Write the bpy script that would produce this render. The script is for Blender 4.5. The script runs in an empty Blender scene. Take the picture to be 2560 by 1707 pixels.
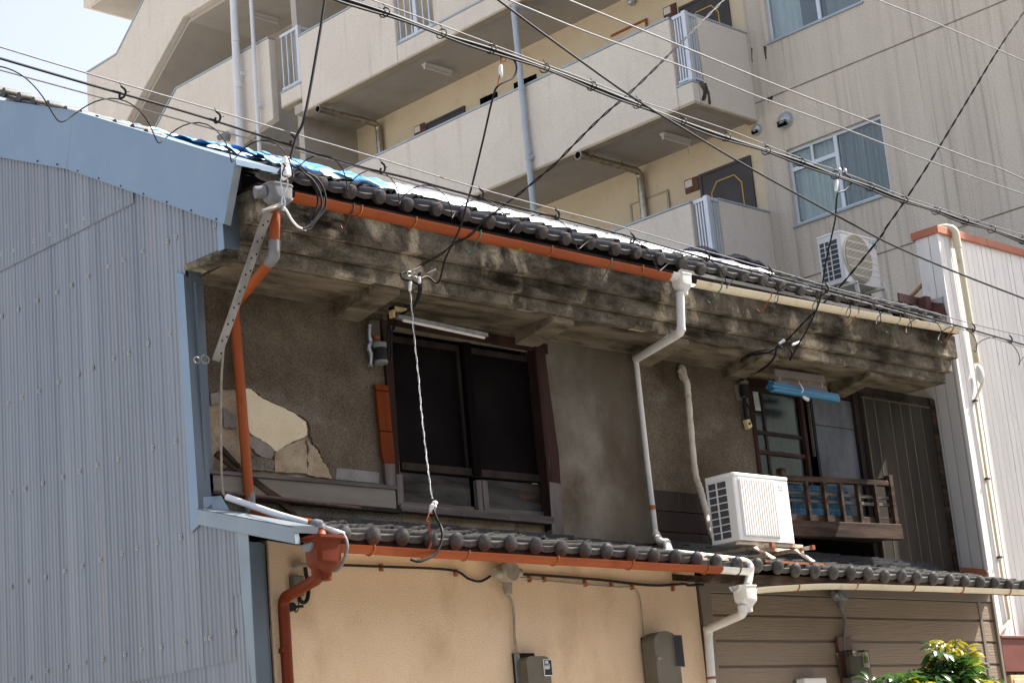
import bpy, bmesh, math, random
from mathutils import Vector, Matrix, noise
from mathutils.geometry import tessellate_polygon
R = math.radians
random.seed(7)
sc = bpy.context.scene
COL = sc.collection

# ------------------------------------------------------------------ camera
YAW, PITCH, ROLL, FPX = R(44.379), R(14.4188), R(-5.2274), 4760.9
fw = Vector((math.cos(PITCH)*math.cos(YAW), math.cos(PITCH)*math.sin(YAW), math.sin(PITCH)))
r0 = Vector((math.sin(YAW), -math.cos(YAW), 0)); u0 = r0.cross(fw)
rt = math.cos(ROLL)*r0 + math.sin(ROLL)*u0
up = -math.sin(ROLL)*r0 + math.cos(ROLL)*u0
EYE = Vector((0, 0, 1.6))
cd = bpy.data.cameras.new('camera'); cam = bpy.data.objects.new('camera', cd); COL.objects.link(cam)
cd.sensor_width = 36; cd.lens = 36*FPX/2560; cd.clip_end = 2000; cd.clip_start = .1
cam.matrix_world = Matrix(((rt.x, up.x, -fw.x, EYE.x), (rt.y, up.y, -fw.y, EYE.y), (rt.z, up.z, -fw.z, EYE.z), (0, 0, 0, 1)))
sc.camera = cam

# ------------------------------------------------------------------ light
SUN = Vector((.64, -.205, .755)).normalized()          # towards the sun
w = bpy.data.worlds.new('World'); sc.world = w; w.use_nodes = True
nt = w.node_tree; bg = nt.nodes['Background']
sky = nt.nodes.new('ShaderNodeTexSky'); sky.sky_type = 'NISHITA'; sky.sun_disc = False
sky.sun_elevation = math.asin(SUN.z); sky.sun_rotation = math.atan2(SUN.x, SUN.y)
sky.air_density = 1.0; sky.dust_density = 3.0; sky.ozone_density = 1.0; sky.altitude = 20
hz_ = nt.nodes.new('ShaderNodeHueSaturation'); hz_.inputs['Saturation'].default_value = .66
wm_ = nt.nodes.new('ShaderNodeMix'); wm_.data_type = 'RGBA'; wm_.blend_type = 'MULTIPLY'; wm_.inputs[0].default_value = 1; wm_.inputs[7].default_value = (1.05, .988, .963, 1)   # thin bright haze: a paler, slightly warmer sky
nt.links.new(sky.outputs[0], hz_.inputs['Color']); nt.links.new(hz_.outputs[0], wm_.inputs[6]); nt.links.new(wm_.outputs[2], bg.inputs[0]); bg.inputs[1].default_value = .105
ld = bpy.data.lights.new('sun', 'SUN'); ld.energy = 5.0; ld.angle = R(.53); ld.color = (1, .95, .88)
so = bpy.data.objects.new('sun', ld); COL.objects.link(so); so.location = (10, -10, 30)
so.rotation_euler = (-SUN).to_track_quat('-Z', 'Y').to_euler()
vs = sc.view_settings; vs.view_transform = 'Standard'; vs.look = 'None'; vs.gamma = 1; vs.use_curve_mapping = False
vs.exposure = 1.55

# ------------------------------------------------------------------ measuring helpers: a pixel of the photograph seen on a plane of the place
K = 2352/860
ZT = {1: (0, 0, K), 2: (850, 0, K), 3: (1700, 0, K), 4: (0, 560, K), 5: (850, 560, K), 6: (1700, 560, K), 7: (0, 1137, K), 8: (850, 1137, K), 9: (1700, 1137, K),
      'a1': (2200, 540, 4.3556), 'a2': (2200, 880, 4.3556), 'a3': (2260, 1200, 5.2267), 'a4': (1960, 540, 6.5333), 'a5': (1840, 900, 6.5333), 'a6': (1740, 1160, 4.3556),
      'a7': (2160, 1560, 5.88), 'a8': (1600, 1420, 5.4635), 'b1': (560, 380, 5.2267), 'b2': (480, 1080, 5.2267), 'b3': (620, 1280, 5.6), 'b4': (880, 720, 4.3556),
      'b5': (940, 1040, 4.3556), 'b6': (1000, 640, 6.5333), 'b7': (1560, 640, 4.3556), 'b8': (500, 900, 3.7325), 0: (0, 0, 1)}
def ray(k, x, y):
    ox, oy, s = ZT[k]; px, py = ox+x/s, oy+y/s
    return fw*FPX + rt*(px-1280) - up*(py-853.5)
def PY(v, k, x, y):
    d = ray(k, x, y); return EYE + d*((v-EYE.y)/d.y)
def PX(v, k, x, y):
    d = ray(k, x, y); return EYE + d*((v-EYE.x)/d.x)
def PZ(v, k, x, y):
    d = ray(k, x, y); return EYE + d*((v-EYE.z)/d.z)

# ------------------------------------------------------------------ materials
MATS = {}
def M(name, c1, c2=None, rough=.75, scale=3., stretch=(1, 1, 1), lo=.38, hi=.64, bump=0., bscale=60., bst=(1, 1, 1), metal=0., spec=.35, speck=0., sscale=140., rnd=0., c3=None, lo3=.58, hi3=.72, sc3=None, st3=None, coat=0., detail=7., c4=None, lo4=.55, hi4=.7, sc4=3., st4=(1, 1, 1)):
    m = bpy.data.materials.new(name); m.use_nodes = True; MATS[name] = m
    n, l = m.node_tree.nodes, m.node_tree.links
    b = n['Principled BSDF']; b.inputs['Roughness'].default_value = rough; b.inputs['Metallic'].default_value = metal
    b.inputs['Specular IOR Level'].default_value = spec; b.inputs['Coat Weight'].default_value = coat
    geo = n.new('ShaderNodeNewGeometry')
    def nz(sca, st, det=detail, ro=.6):
        mp = n.new('ShaderNodeMapping'); mp.inputs['Scale'].default_value = st; l.new(geo.outputs['Position'], mp.inputs[0])
        t = n.new('ShaderNodeTexNoise'); t.inputs['Scale'].default_value = sca; t.inputs['Detail'].default_value = det; t.inputs['Roughness'].default_value = ro
        l.new(mp.outputs[0], t.inputs[0]); return t
    def ramp(src, a, c, ca, cb):
        r = n.new('ShaderNodeValToRGB'); r.color_ramp.elements[0].position = a; r.color_ramp.elements[1].position = c
        r.color_ramp.elements[0].color = (*ca, 1); r.color_ramp.elements[1].color = (*cb, 1); l.new(src, r.inputs[0]); return r.outputs[0]
    def mix(kind, fac, a, c):
        x = n.new('ShaderNodeMix'); x.data_type = 'RGBA'; x.blend_type = kind
        for sock, v in ((x.inputs[0], fac), (x.inputs[6], a), (x.inputs[7], c)):
            if hasattr(v, 'is_output'): l.new(v, sock)
            elif isinstance(v, tuple): sock.default_value = (*v, 1)
            else: sock.default_value = v
        return x.outputs[2]
    out = ramp(nz(scale, stretch).outputs[0], lo, hi, c1, c2 or c1)
    if c3:
        f = ramp(nz(sc3 or scale*1.7, st3 or stretch).outputs[0], lo3, hi3, (0, 0, 0), (1, 1, 1))
        out = mix('MIX', f, out, c3)
    if c4:
        out = mix('MIX', ramp(nz(sc4, st4).outputs[0], lo4, hi4, (0, 0, 0), (1, 1, 1)), out, c4)
    if speck:
        f = ramp(nz(sscale, (1, 1, 1), 3).outputs[0], .3, .7, (1-speck,)*3, (1+speck*.6,)*3)
        out = mix('MULTIPLY', 1., out, f)
    if rnd:
        oi = n.new('ShaderNodeObjectInfo'); f = ramp(oi.outputs['Random'], 0, 1, (1-rnd,)*3, (1+rnd,)*3)
        out = mix('MULTIPLY', 1., out, f)
    l.new(out, b.inputs['Base Color'])
    if bump:
        bp = n.new('ShaderNodeBump'); bp.inputs['Strength'].default_value = 1; bp.inputs['Distance'].default_value = bump
        l.new(nz(bscale, bst, 5, .65).outputs[0], bp.inputs['Height']); l.new(bp.outputs[0], b.inputs['Normal'])
    return m
M('metal_sheet', (.185, .205, .236), (.222, .24, .266), rough=.42, scale=.8, stretch=(1, 6, .35), rnd=.07, spec=.5, metal=.2, c3=(.232, .222, .244), sc3=1.1)
M('metal_flash', (.175, .248, .33), (.20, .275, .355), rough=.36, scale=1.2, spec=.4, metal=.25, c3=(.155, .215, .285), sc3=2, lo3=.6, hi3=.8, bump=.004, bscale=3)
M('metal_dark', (.085, .11, .135), (.105, .13, .155), rough=.5, scale=2, metal=.1, spec=.25)  # darker flashing metal, shadow on the corner returns is put into its colour
M('metal_grey', (.20, .24, .27), (.24, .28, .31), rough=.38, scale=2, metal=.3)
M('screw_metal', (.28, .29, .28), (.36, .36, .34), rough=.5, scale=60)
M('panel_red_shaded', (.12, .032, .024), (.15, .042, .03), rough=.5, scale=4)  # darker copy of the coping red, the panel's shade is in the colour
M('plaster_dark', (.105, .083, .057), (.155, .127, .09), rough=.95, scale=1.3, c3=(.062, .046, .029), sc3=1.6, lo3=.46, hi3=.76, c4=(.22, .195, .16), sc4=1.1, st4=(1, 1, 1.6), lo4=.58, hi4=.8, bump=.007, bscale=75, speck=.5, sscale=95, spec=.10)
M('plaster_grey', (.115, .096, .071), (.24, .215, .178), rough=.9, scale=1.0, stretch=(1, 1, .8), c3=(.078, .058, .036), sc3=1.2, lo3=.48, hi3=.7, bump=.004, bscale=90, speck=.32, sscale=110, spec=.10)
M('plaster_cream', (.56, .47, .31), (.64, .55, .385), rough=.9, scale=3, c3=(.30, .23, .14), sc3=14, lo3=.66, hi3=.76, bump=.006, bscale=60, speck=.15)
M('plaster_tan', (.32, .25, .17), (.42, .34, .24), rough=.95, scale=4, c3=(.22, .17, .11), sc3=7, lo3=.5, hi3=.7, bump=.008, bscale=70, speck=.3, spec=.12)
M('plaster_patch', (.20, .18, .155), (.26, .235, .20), rough=.95, scale=6, bump=.006, bscale=120, speck=.35, spec=.12)
M('stucco_tan', (.66, .485, .32), (.71, .54, .37), rough=.92, scale=1.4, stretch=(1, 1, .55), c3=(.47, .325, .195), sc3=2.2, lo3=.54, hi3=.84, c4=(.36, .25, .155), sc4=2.4, st4=(1.6, 1, .25), lo4=.68, hi4=.95, bump=.005, bscale=100, speck=.2, sscale=100, spec=.12)
M('render_base', (.17, .155, .12), (.24, .22, .18), rough=.95, scale=3, stretch=(1, 1, .5), c3=(.07, .062, .047), sc3=3, lo3=.45, hi3=.7, bump=.008, bscale=60, speck=.6, sscale=60, spec=.1)
M('board_grey', (.15, .138, .112), (.215, .20, .17), rough=.85, scale=2.5, stretch=(.3, 1, 1.4), c3=(.17, .155, .14), sc3=4, lo3=.5, hi3=.7, bump=.002, bscale=40, bst=(.1, 1, 2), spec=.12)
M('concrete', (.052, .044, .033), (.20, .174, .134), rough=.95, scale=5.0, stretch=(.7, 1, .9), lo=.34, hi=.62, c3=(.44, .375, .275), sc3=2.6, st3=(1.2, 1, .7), lo3=.53, hi3=.63, c4=(.018, .015, .010), sc4=3.2, st4=(.5, 1, 1.8), lo4=.49, hi4=.68, bump=.009, bscale=32, speck=.38, sscale=70, detail=11, spec=.06)
M('concrete_soffit', (.14, .115, .08), (.215, .178, .125), rough=.95, scale=3, stretch=(.6, 2, 2), c3=(.06, .047, .031), sc3=4, lo3=.45, hi3=.68, bump=.007, bscale=50, speck=.3, spec=.1)
M('tile_dark', (.018, .017, .016), (.038, .035, .033), rough=.5, scale=14, bump=.003, bscale=90, rnd=.30, spec=.4, c3=(.065, .057, .046), sc3=24, lo3=.64, hi3=.8)
M('tile_grey', (.052, .049, .045), (.09, .085, .077), rough=.6, scale=16, bump=.003, bscale=90, rnd=.25, spec=.4, c3=(.032, .03, .027), sc3=22, lo3=.52, hi3=.7)
M('tile_blue', (.016, .018, .022), (.034, .037, .043), rough=.65, scale=12, rnd=.3, bump=.002, bscale=70, spec=.2)
M('wood_dark', (.016, .011, .009), (.032, .023, .018), rough=.85, scale=6, stretch=(1, 1, .12), bump=.002, bscale=60, bst=(1, 1, .08), rnd=.2, spec=.15)
M('wood_red', (.020, .009, .007), (.042, .020, .016), rough=.85, scale=6, stretch=(1, 1, .12), bump=.003, bscale=50, bst=(1, 1, .06), c3=(.085, .07, .062), sc3=3, st3=(1.5, 1, .3), lo3=.60, hi3=.76, spec=.12)
M('wood_weather', (.075, .066, .06), (.145, .13, .12), rough=.85, scale=10, stretch=(.15, 1, 1), bump=.004, bscale=60, bst=(.08, 1, 1), c3=(.05, .042, .04), sc3=4, lo3=.5, hi3=.72, spec=.12)
M('wood_weather_v', (.08, .068, .06), (.15, .135, .125), rough=.85, scale=10, stretch=(1, 1, .12), bump=.004, bscale=60, bst=(1, 1, .06), c3=(.05, .04, .037), sc3=4, lo3=.5, hi3=.72, spec=.12)
M('wood_brown', (.04, .025, .017), (.085, .055, .038), rough=.85, scale=9, stretch=(.2, 1, 1), bump=.003, bscale=50, bst=(.1, 1, 1), c3=(.02, .013, .009), sc3=9, st3=(.12, 1, 1.4), lo3=.45, hi3=.62, spec=.12)
M('wood_orange', (.115, .022, .004), (.15, .032, .006), rough=.8, scale=8, stretch=(1, 1, .15), rnd=.12, spec=.08, c3=(.05, .013, .005), sc3=3, lo3=.50, hi3=.72)
M('shutter_dark', (.0035, .0025, .0025), (.008, .006, .006), rough=.8, scale=2, spec=.04)
M('panel_sooty', (.022, .019, .018), (.10, .092, .085), rough=.85, scale=2.0, stretch=(.4, 1, 2.2), lo=.42, hi=.68, c3=(.09, .05, .025), sc3=3, lo3=.60, hi3=.75, bump=.002, bscale=90, speck=.3, spec=.1)
M('void_dark', (.006, .005, .005), rough=1., spec=.0)
M('board_dark', (.028, .024, .019), (.048, .041, .033), rough=.85, scale=3, stretch=(1, 1, .2), bump=.002, bscale=90, speck=.3, rnd=.12, spec=.08)
M('batten', (.085, .07, .047), (.12, .10, .07), rough=.85, scale=5, spec=.1)
M('cement_board', (.085, .09, .097), (.13, .137, .147), rough=.85, scale=5, stretch=(1, 1, .5), bump=.003, bscale=140, speck=.35, sscale=160, spec=.1)
M('pvc_orange', (.245, .056, .015), (.285, .07, .02), rough=.55, scale=2, c3=(.20, .042, .010), sc3=5, lo3=.55, hi3=.8, spec=.16)
M('pvc_brown', (.105, .017, .004), (.125, .022, .006), rough=.5, scale=3, spec=.18)
M('pvc_white', (.60, .59, .55), (.68, .66, .61), rough=.4, scale=2.5, c3=(.42, .37, .28), sc3=5, lo3=.58, hi3=.82, spec=.45)
M('pvc_cream', (.60, .52, .37), (.66, .59, .44), rough=.45, scale=2.5, c3=(.38, .30, .19), sc3=6, lo3=.56, hi3=.78, spec=.4)
M('pvc_grey', (.13, .135, .142), (.17, .17, .175), rough=.5, scale=4)
M('pipe_white', (.62, .64, .67), (.68, .69, .71), rough=.4, scale=2)
M('pipe_blue', (.36, .41, .46), (.40, .45, .50), rough=.45, scale=2)
M('rust', (.22, .06, .02), (.35, .12, .04), rough=.85, scale=25, bump=.002, bscale=120)
M('rusty_white', (.55, .47, .36), (.62, .56, .46), rough=.6, scale=5, c3=(.32, .11, .035), sc3=8, lo3=.50, hi3=.64)
M('hook_dark', (.03, .028, .025), (.10, .045, .03), rough=.7, scale=20)
M('hook_green', (.05, .12, .08), (.09, .16, .11), rough=.7, scale=20)
M('steel', (.17, .165, .155), (.26, .25, .235), rough=.5, metal=.4, scale=9, stretch=(1, 1, .4), c3=(.12, .095, .075), sc3=12, lo3=.6, hi3=.75)
M('cable_black', (.010, .010, .011), (.016, .016, .018), rough=.6, scale=9, spec=.15)
M('cable_grey', (.15, .15, .155), (.21, .21, .215), rough=.55, scale=40, spec=.3)
M('cable_white', (.62, .62, .62), (.70, .70, .68), rough=.5, scale=20)
M('cable_tan', (.22, .18, .14), (.3, .26, .2), rough=.6, scale=20)
M('ceramic', (.72, .72, .70), (.76, .76, .74), rough=.25, scale=9, spec=.5)
M('ac_white', (.70, .70, .67), (.74, .73, .70), rough=.4, scale=2, c3=(.58, .52, .40), sc3=3, lo3=.60, hi3=.85, spec=.4)
M('ac_cream', (.60, .55, .42), (.66, .6, .46), rough=.5, scale=4)
M('ac_fin', (.055, .06, .068), (.085, .09, .10), rough=.6, scale=30)
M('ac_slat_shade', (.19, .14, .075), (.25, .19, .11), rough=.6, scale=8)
M('logo_cyan', (.03, .42, .62), rough=.5)
M('tarp_white', (.80, .82, .84), (.86, .87, .88), rough=.5, scale=4, bump=.01, bscale=12)
M('hopper_grey', (.13, .13, .13), (.16, .155, .15), rough=.55)
M('tarp_blue', (.04, .20, .50), (.07, .30, .64), rough=.45, scale=6, c3=(.62, .72, .84), sc3=9, lo3=.60, hi3=.68, bump=.012, bscale=14)
M('tarp_navy', (.01, .013, .04), (.02, .025, .06), rough=.35, scale=8, bump=.01, bscale=16)
M('white_paint', (.72, .70, .66), (.79, .765, .73), rough=.6, scale=4, stretch=(3, 3, .25), c3=(.52, .49, .46), sc3=7, st3=(2, 2, .5), lo3=.60, hi3=.85, bump=.003, bscale=50, bst=(1.5, 1.5, .08), rnd=.035)
M('white_board', (.45, .44, .43), (.49, .48, .465), rough=.55, scale=2, stretch=(1, 3, .4), rnd=.05)
M('coping_red', (.36, .125, .07), (.42, .16, .095), rough=.6, scale=5, rnd=.08, bump=.001, bscale=200)
M('flash_brown', (.085, .035, .03), (.12, .05, .04), rough=.5, scale=5)
M('apt_wall', (.56, .50, .425), (.63, .57, .485), rough=.9, scale=1.6, stretch=(3, 3, .12), lo=.36, hi=.6, c3=(.27, .23, .185), sc3=5.5, st3=(2.4, 2.4, .05), lo3=.52, hi3=.86, c4=(.13, .105, .08), sc4=9, st4=(2.4, 2.4, .035), lo4=.66, hi4=.86, bump=.014, bscale=40, speck=.14, sscale=45)
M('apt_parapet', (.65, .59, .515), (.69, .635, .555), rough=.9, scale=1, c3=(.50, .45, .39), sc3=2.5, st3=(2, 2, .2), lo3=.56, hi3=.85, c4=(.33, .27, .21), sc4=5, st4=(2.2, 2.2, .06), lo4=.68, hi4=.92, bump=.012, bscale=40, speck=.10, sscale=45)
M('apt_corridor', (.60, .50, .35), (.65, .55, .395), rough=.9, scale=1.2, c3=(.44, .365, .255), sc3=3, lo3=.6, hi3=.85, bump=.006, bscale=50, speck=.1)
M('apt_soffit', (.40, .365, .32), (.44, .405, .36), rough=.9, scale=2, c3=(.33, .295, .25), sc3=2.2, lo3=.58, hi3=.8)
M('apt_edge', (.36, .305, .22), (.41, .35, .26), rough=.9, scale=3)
M('joint_dark', (.16, .135, .105), (.26, .225, .18), rough=.95, scale=7)
M('stain_black', (.035, .03, .026), (.12, .105, .09), rough=.95, scale=14, stretch=(1, 1, .3))
M('coping_blue', (.33, .39, .44), (.38, .44, .49), rough=.5, scale=4, metal=.2)
M('alu', (.55, .60, .66), (.62, .66, .71), rough=.38, metal=.3, scale=4)
M('door_dark', (.048, .042, .045), (.062, .055, .057), rough=.5, scale=3)
M('gold_line', (.55, .38, .08), rough=.45)
M('duct_metal', (.36, .33, .27), (.48, .45, .39), rough=.3, metal=.8, scale=9, c3=(.22, .18, .12), sc3=10, lo3=.5, hi3=.7)
M('vent_metal', (.38, .41, .44), (.48, .5, .53), rough=.35, metal=.6, scale=6, c3=(.28, .27, .25), sc3=9)
M('curtain', (.55, .62, .58), (.64, .70, .65), rough=.9, scale=3, stretch=(1, 4, .2))
M('curtain_grey', (.24, .275, .27), (.28, .315, .305), rough=.9, scale=3, stretch=(1, 4, .2))
M('plate_red', (.09, .03, .02), (.13, .05, .03), rough=.5, scale=6)
M('plate_white', (.62, .60, .56), rough=.5)
M('ink', (.03, .03, .035), rough=.6)
M('siding', (.215, .162, .113), (.24, .182, .13), rough=.6, scale=1.5, bump=.010, bscale=26, bst=(.11, 1, 3.0), rnd=.03, spec=.3)
M('siding_trim', (.165, .135, .105), (.185, .15, .12), rough=.55, scale=2)
M('meter_grey', (.10, .09, .068), (.125, .115, .086), rough=.55, scale=4, spec=.25)
M('meter_glass', (.02, .024, .032), (.035, .04, .05), rough=.12, scale=3, spec=.6)
M('meter_dial', (.5, .5, .48), (.4, .4, .38), rough=.4, scale=30)
M('moss', (.14, .15, .012), (.24, .24, .02), rough=.95, scale=20, bump=.01, bscale=60)
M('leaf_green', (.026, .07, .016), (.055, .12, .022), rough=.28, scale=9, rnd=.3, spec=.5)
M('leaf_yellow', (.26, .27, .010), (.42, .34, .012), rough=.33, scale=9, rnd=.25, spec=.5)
M('bark', (.07, .05, .03), (.12, .09, .06), rough=.9, scale=20)
M('blind_blue', (.03, .15, .27), (.04, .20, .34), rough=.5, scale=20, stretch=(.1, 1, 1), rnd=.15)
M('board_taupe', (.17, .145, .125), (.21, .18, .155), rough=.8, scale=4)
M('cloth_blue', (.03, .12, .22), (.06, .17, .28), rough=.9, scale=14, bump=.01, bscale=9)
M('cloth_line', (.22, .33, .40), (.28, .38, .44), rough=.9, scale=9)
M('paper', (.42, .42, .38), (.46, .46, .42), rough=.9, scale=5)
M('yellow_plastic', (.52, .40, .20), (.58, .45, .25), rough=.5, scale=9)
M('asphalt', (.10, .099, .096), (.14, .138, .134), rough=.9, scale=4, bump=.004, bscale=80)
M('paving', (.33, .315, .29), (.40, .385, .355), rough=.9, scale=2)
M('cement_patch', (.17, .165, .155), (.23, .22, .205), rough=.9, scale=5, bump=.003, bscale=140, speck=.3)
M('hose_cream', (.50, .44, .34), (.58, .52, .42), rough=.7, scale=8, c3=(.28, .22, .15), sc3=14, lo3=.55, hi3=.75, bump=.012, bscale=26, bst=(.3, .3, 2.4))
M('hose_orange', (.42, .23, .10), (.55, .32, .15), rough=.7, scale=14)
def leaf_mat(name):
    m = MATS[name]; n, l = m.node_tree.nodes, m.node_tree.links; b = n['Principled BSDF']
    src = b.inputs['Base Color'].links[0].from_socket; t = n.new('ShaderNodeBsdfTranslucent'); l.new(src, t.inputs[0])
    mx = n.new('ShaderNodeMixShader'); mx.inputs[0].default_value = .38; l.new(b.outputs[0], mx.inputs[1]); l.new(t.outputs[0], mx.inputs[2]); l.new(mx.outputs[0], n['Material Output'].inputs[0])
leaf_mat('leaf_green'); leaf_mat('leaf_yellow')
def glass(name, tint, ior=1.5, rough=.02):
    m = bpy.data.materials.new(name); m.use_nodes = True; MATS[name] = m
    n, l = m.node_tree.nodes, m.node_tree.links
    for x in list(n):
        if x.type == 'BSDF_PRINCIPLED': n.remove(x)
    t = n.new('ShaderNodeBsdfTransparent'); t.inputs[0].default_value = (*tint, 1)
    g = n.new('ShaderNodeBsdfGlossy'); g.inputs['Roughness'].default_value = rough
    f = n.new('ShaderNodeFresnel'); f.inputs[0].default_value = ior
    mx = n.new('ShaderNodeMixShader'); l.new(f.outputs[0], mx.inputs[0]); l.new(t.outputs[0], mx.inputs[1]); l.new(g.outputs[0], mx.inputs[2])
    l.new(mx.outputs[0], n['Material Output'].inputs[0]); return m
glass('glass', (.86, .90, .90)); glass('glass_dim', (.42, .48, .44), 1.18, .22); glass('clear_plastic', (.85, .88, .84), 1.45, .1)

# ------------------------------------------------------------------ mesh building
class G:
    def __init__(s): s.v = []; s.f = []
    def add(s, vs, fs):
        b = len(s.v); s.v += [Vector(v) for v in vs]; s.f += [tuple(b+i for i in f) for f in fs]; return s
    def box(s, x0, x1, y0, y1, z0, z1):
        return s.add([(x0, y0, z0), (x1, y0, z0), (x1, y1, z0), (x0, y1, z0), (x0, y0, z1), (x1, y0, z1), (x1, y1, z1), (x0, y1, z1)],
                     [(0, 3, 2, 1), (4, 5, 6, 7), (0, 1, 5, 4), (1, 2, 6, 5), (2, 3, 7, 6), (3, 0, 4, 7)])
    def prism(s, poly, ext):
        ext = Vector(ext); n = len(poly); P = [Vector(p) for p in poly]
        tris = tessellate_polygon([P])
        return s.add(P+[p+ext for p in P], [tuple(t) for t in tris]+[tuple(i+n for i in reversed(t)) for t in tris]+[(i, (i+1) % n, n+(i+1) % n, n+i) for i in range(n)])
    def bar(s, p0, p1, w, h, upv=(0, 0, 1)):
        p0, p1 = Vector(p0), Vector(p1); d = (p1-p0).normalized(); a = d.cross(Vector(upv)).normalized(); c = a.cross(d)
        V = [p+a*i*w/2+c*j*h/2 for p in (p0, p1) for i, j in ((-1, -1), (1, -1), (1, 1), (-1, 1))]
        return s.add(V, [(0, 1, 2, 3), (7, 6, 5, 4), (0, 4, 5, 1), (1, 5, 6, 2), (2, 6, 7, 3), (3, 7, 4, 0)])
    def tube(s, pts, r, n=8, cap=True, arc=(0, 2*math.pi)):
        pts = [Vector(p) for p in pts]; rr = r if isinstance(r, (list, tuple)) else [r]*len(pts)
        full = abs(arc[1]-arc[0]-2*math.pi) < 1e-6; m = n if full else n+1
        prev = None; rings = []
        for i, p in enumerate(pts):
            d = (pts[min(i+1, len(pts)-1)]-pts[max(i-1, 0)]).normalized()
            if prev is None:
                a = Vector((0, 0, 1)) if abs(d.z) < .9 else Vector((0, 1, 0)); a = (a-d*a.dot(d)).normalized()
            else:
                a = prev-d*prev.dot(d); a = a.normalized() if a.length > 1e-6 else d.orthogonal().normalized()
            prev = a; b = d.cross(a)
            rings.append([p+(a*math.cos(t)+b*math.sin(t))*rr[i] for t in [arc[0]+(arc[1]-arc[0])*j/n for j in range(m)]])
        V = [v for q in rings for v in q]; F = []
        for i in range(len(pts)-1):
            for j in range(m if full else m-1):
                F.append((i*m+j, i*m+(j+1) % m, (i+1)*m+(j+1) % m, (i+1)*m+j))
        if cap and full: F += [tuple(range(m-1, -1, -1)), tuple((len(pts)-1)*m+j for j in range(m))]
        return s.add(V, F)
    def cyl(s, p0, p1, r, r1=None, n=14): return s.tube([p0, p1], [r, r if r1 is None else r1], n)
    def ball(s, c, rx, ry, rz, n=12, m=8):
        c = Vector(c); V = [c+Vector((rx*math.sin(math.pi*i/m)*math.cos(2*math.pi*j/n), ry*math.sin(math.pi*i/m)*math.sin(2*math.pi*j/n), rz*math.cos(math.pi*i/m))) for i in range(m+1) for j in range(n)]
        return s.add(V, [(i*n+j, i*n+(j+1) % n, (i+1)*n+(j+1) % n, (i+1)*n+j) for i in range(m) for j in range(n)])
    def loft(s, rings, cap=True):
        n = len(rings[0]); V = [Vector(p) for q in rings for p in q]
        F = [(i*n+j, i*n+(j+1) % n, (i+1)*n+(j+1) % n, (i+1)*n+j) for i in range(len(rings)-1) for j in range(n)]
        if cap: F += [tuple(range(n-1, -1, -1)), tuple((len(rings)-1)*n+j for j in range(n))]
        return s.add(V, F)
    def sheet(s, grid):
        a, b = len(grid), len(grid[0])
        return s.add([p for q in grid for p in q], [(i*b+j, i*b+j+1, (i+1)*b+j+1, (i+1)*b+j) for i in range(a-1) for j in range(b-1)])

def mesh(name, g, mat, off=(0, 0, 0), smooth=True, ang=38, weld=True):
    me = bpy.data.meshes.new(name); o = Vector(off)
    me.from_pydata([v-o for v in g.v], [], g.f)
    bm = bmesh.new(); bm.from_mesh(me)
    if weld: bmesh.ops.remove_doubles(bm, verts=bm.verts, dist=1e-5)
    bmesh.ops.recalc_face_normals(bm, faces=bm.faces)
    bm.to_mesh(me); bm.free()
    me.materials.append(MATS[mat])
    if smooth:
        me.polygons.foreach_set('use_smooth', [True]*len(me.polygons)); me.set_sharp_from_angle(angle=R(ang))
    return me
def root_of(o):
    while o.parent: o = o.parent
    return o
def put(o, parent):
    COL.objects.link(o)
    if parent: o.parent = parent
    return o
def obj(name, g, mat, parent=None, bevel=0., smooth=True, ang=38, label=None, kind=None, seg=1):
    off = root_of(parent).location if parent else Vector((0, 0, 0))
    o = bpy.data.objects.new(name, mesh(name, g, mat, off, smooth, ang)); put(o, parent)
    if bevel:
        b = o.modifiers.new('bevel', 'BEVEL'); b.width = bevel; b.segments = seg; b.limit_method = 'ANGLE'; b.angle_limit = R(40)
    if label: o['label'] = label
    if kind: o['kind'] = kind
    return o
def inst(name, me, parent, loc, rot=(0, 0, 0), scale=(1, 1, 1), label=None):
    o = bpy.data.objects.new(name, me); put(o, parent)
    o.location = Vector(loc)-(root_of(parent).location if parent else Vector((0, 0, 0))); o.rotation_euler = rot; o.scale = scale
    if label: o['label'] = label
    return o
def thing(name, label, cat, loc=(0, 0, 0), group=None):
    o = bpy.data.objects.new(name, None); COL.objects.link(o); o.location = loc; o.empty_display_size = .1
    o['label'] = label; o['category'] = cat
    if group: o['group'] = group
    return o
def solo(name, g, mat, label, cat, group=None, bevel=0., base=None, **kw):
    """a thing that is one mesh; its origin is put at its base"""
    if base is None:
        n = len(g.v); base = Vector((sum(v.x for v in g.v)/n, sum(v.y for v in g.v)/n, min(v.z for v in g.v)))
    o = bpy.data.objects.new(name, mesh(name, g, mat, base, **kw)); COL.objects.link(o); o.location = base
    o['label'] = label; o['category'] = cat
    if group: o['group'] = group
    if bevel:
        b = o.modifiers.new('bevel', 'BEVEL'); b.width = bevel; b.segments = 1; b.limit_method = 'ANGLE'; b.angle_limit = R(40)
    return o
def crom(pts, k=6):
    P = [Vector(p) for p in pts]; out = []
    for i in range(len(P)-1):
        a = P[max(i-1, 0)]; b = P[i]; c = P[i+1]; d = P[min(i+2, len(P)-1)]
        for j in range(k):
            t = j/k; out.append(.5*((2*b)+(c-a)*t+(2*a-5*b+4*c-d)*t*t+(3*b-a-3*c+d)*t**3))
    return out+[P[-1]]
def fillet(pts, r, k=5):
    P = [Vector(p) for p in pts]; out = [P[0]]
    for i in range(1, len(P)-1):
        a = (P[i-1]-P[i]); c = (P[i+1]-P[i]); q = min(r, a.length*.45, c.length*.45)
        p0 = P[i]+a.normalized()*q; p1 = P[i]+c.normalized()*q
        out += [p0*(1-t)**2+P[i]*2*t*(1-t)+p1*t*t for t in [j/k for j in range(k+1)]]
    return out+[P[-1]]
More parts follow.
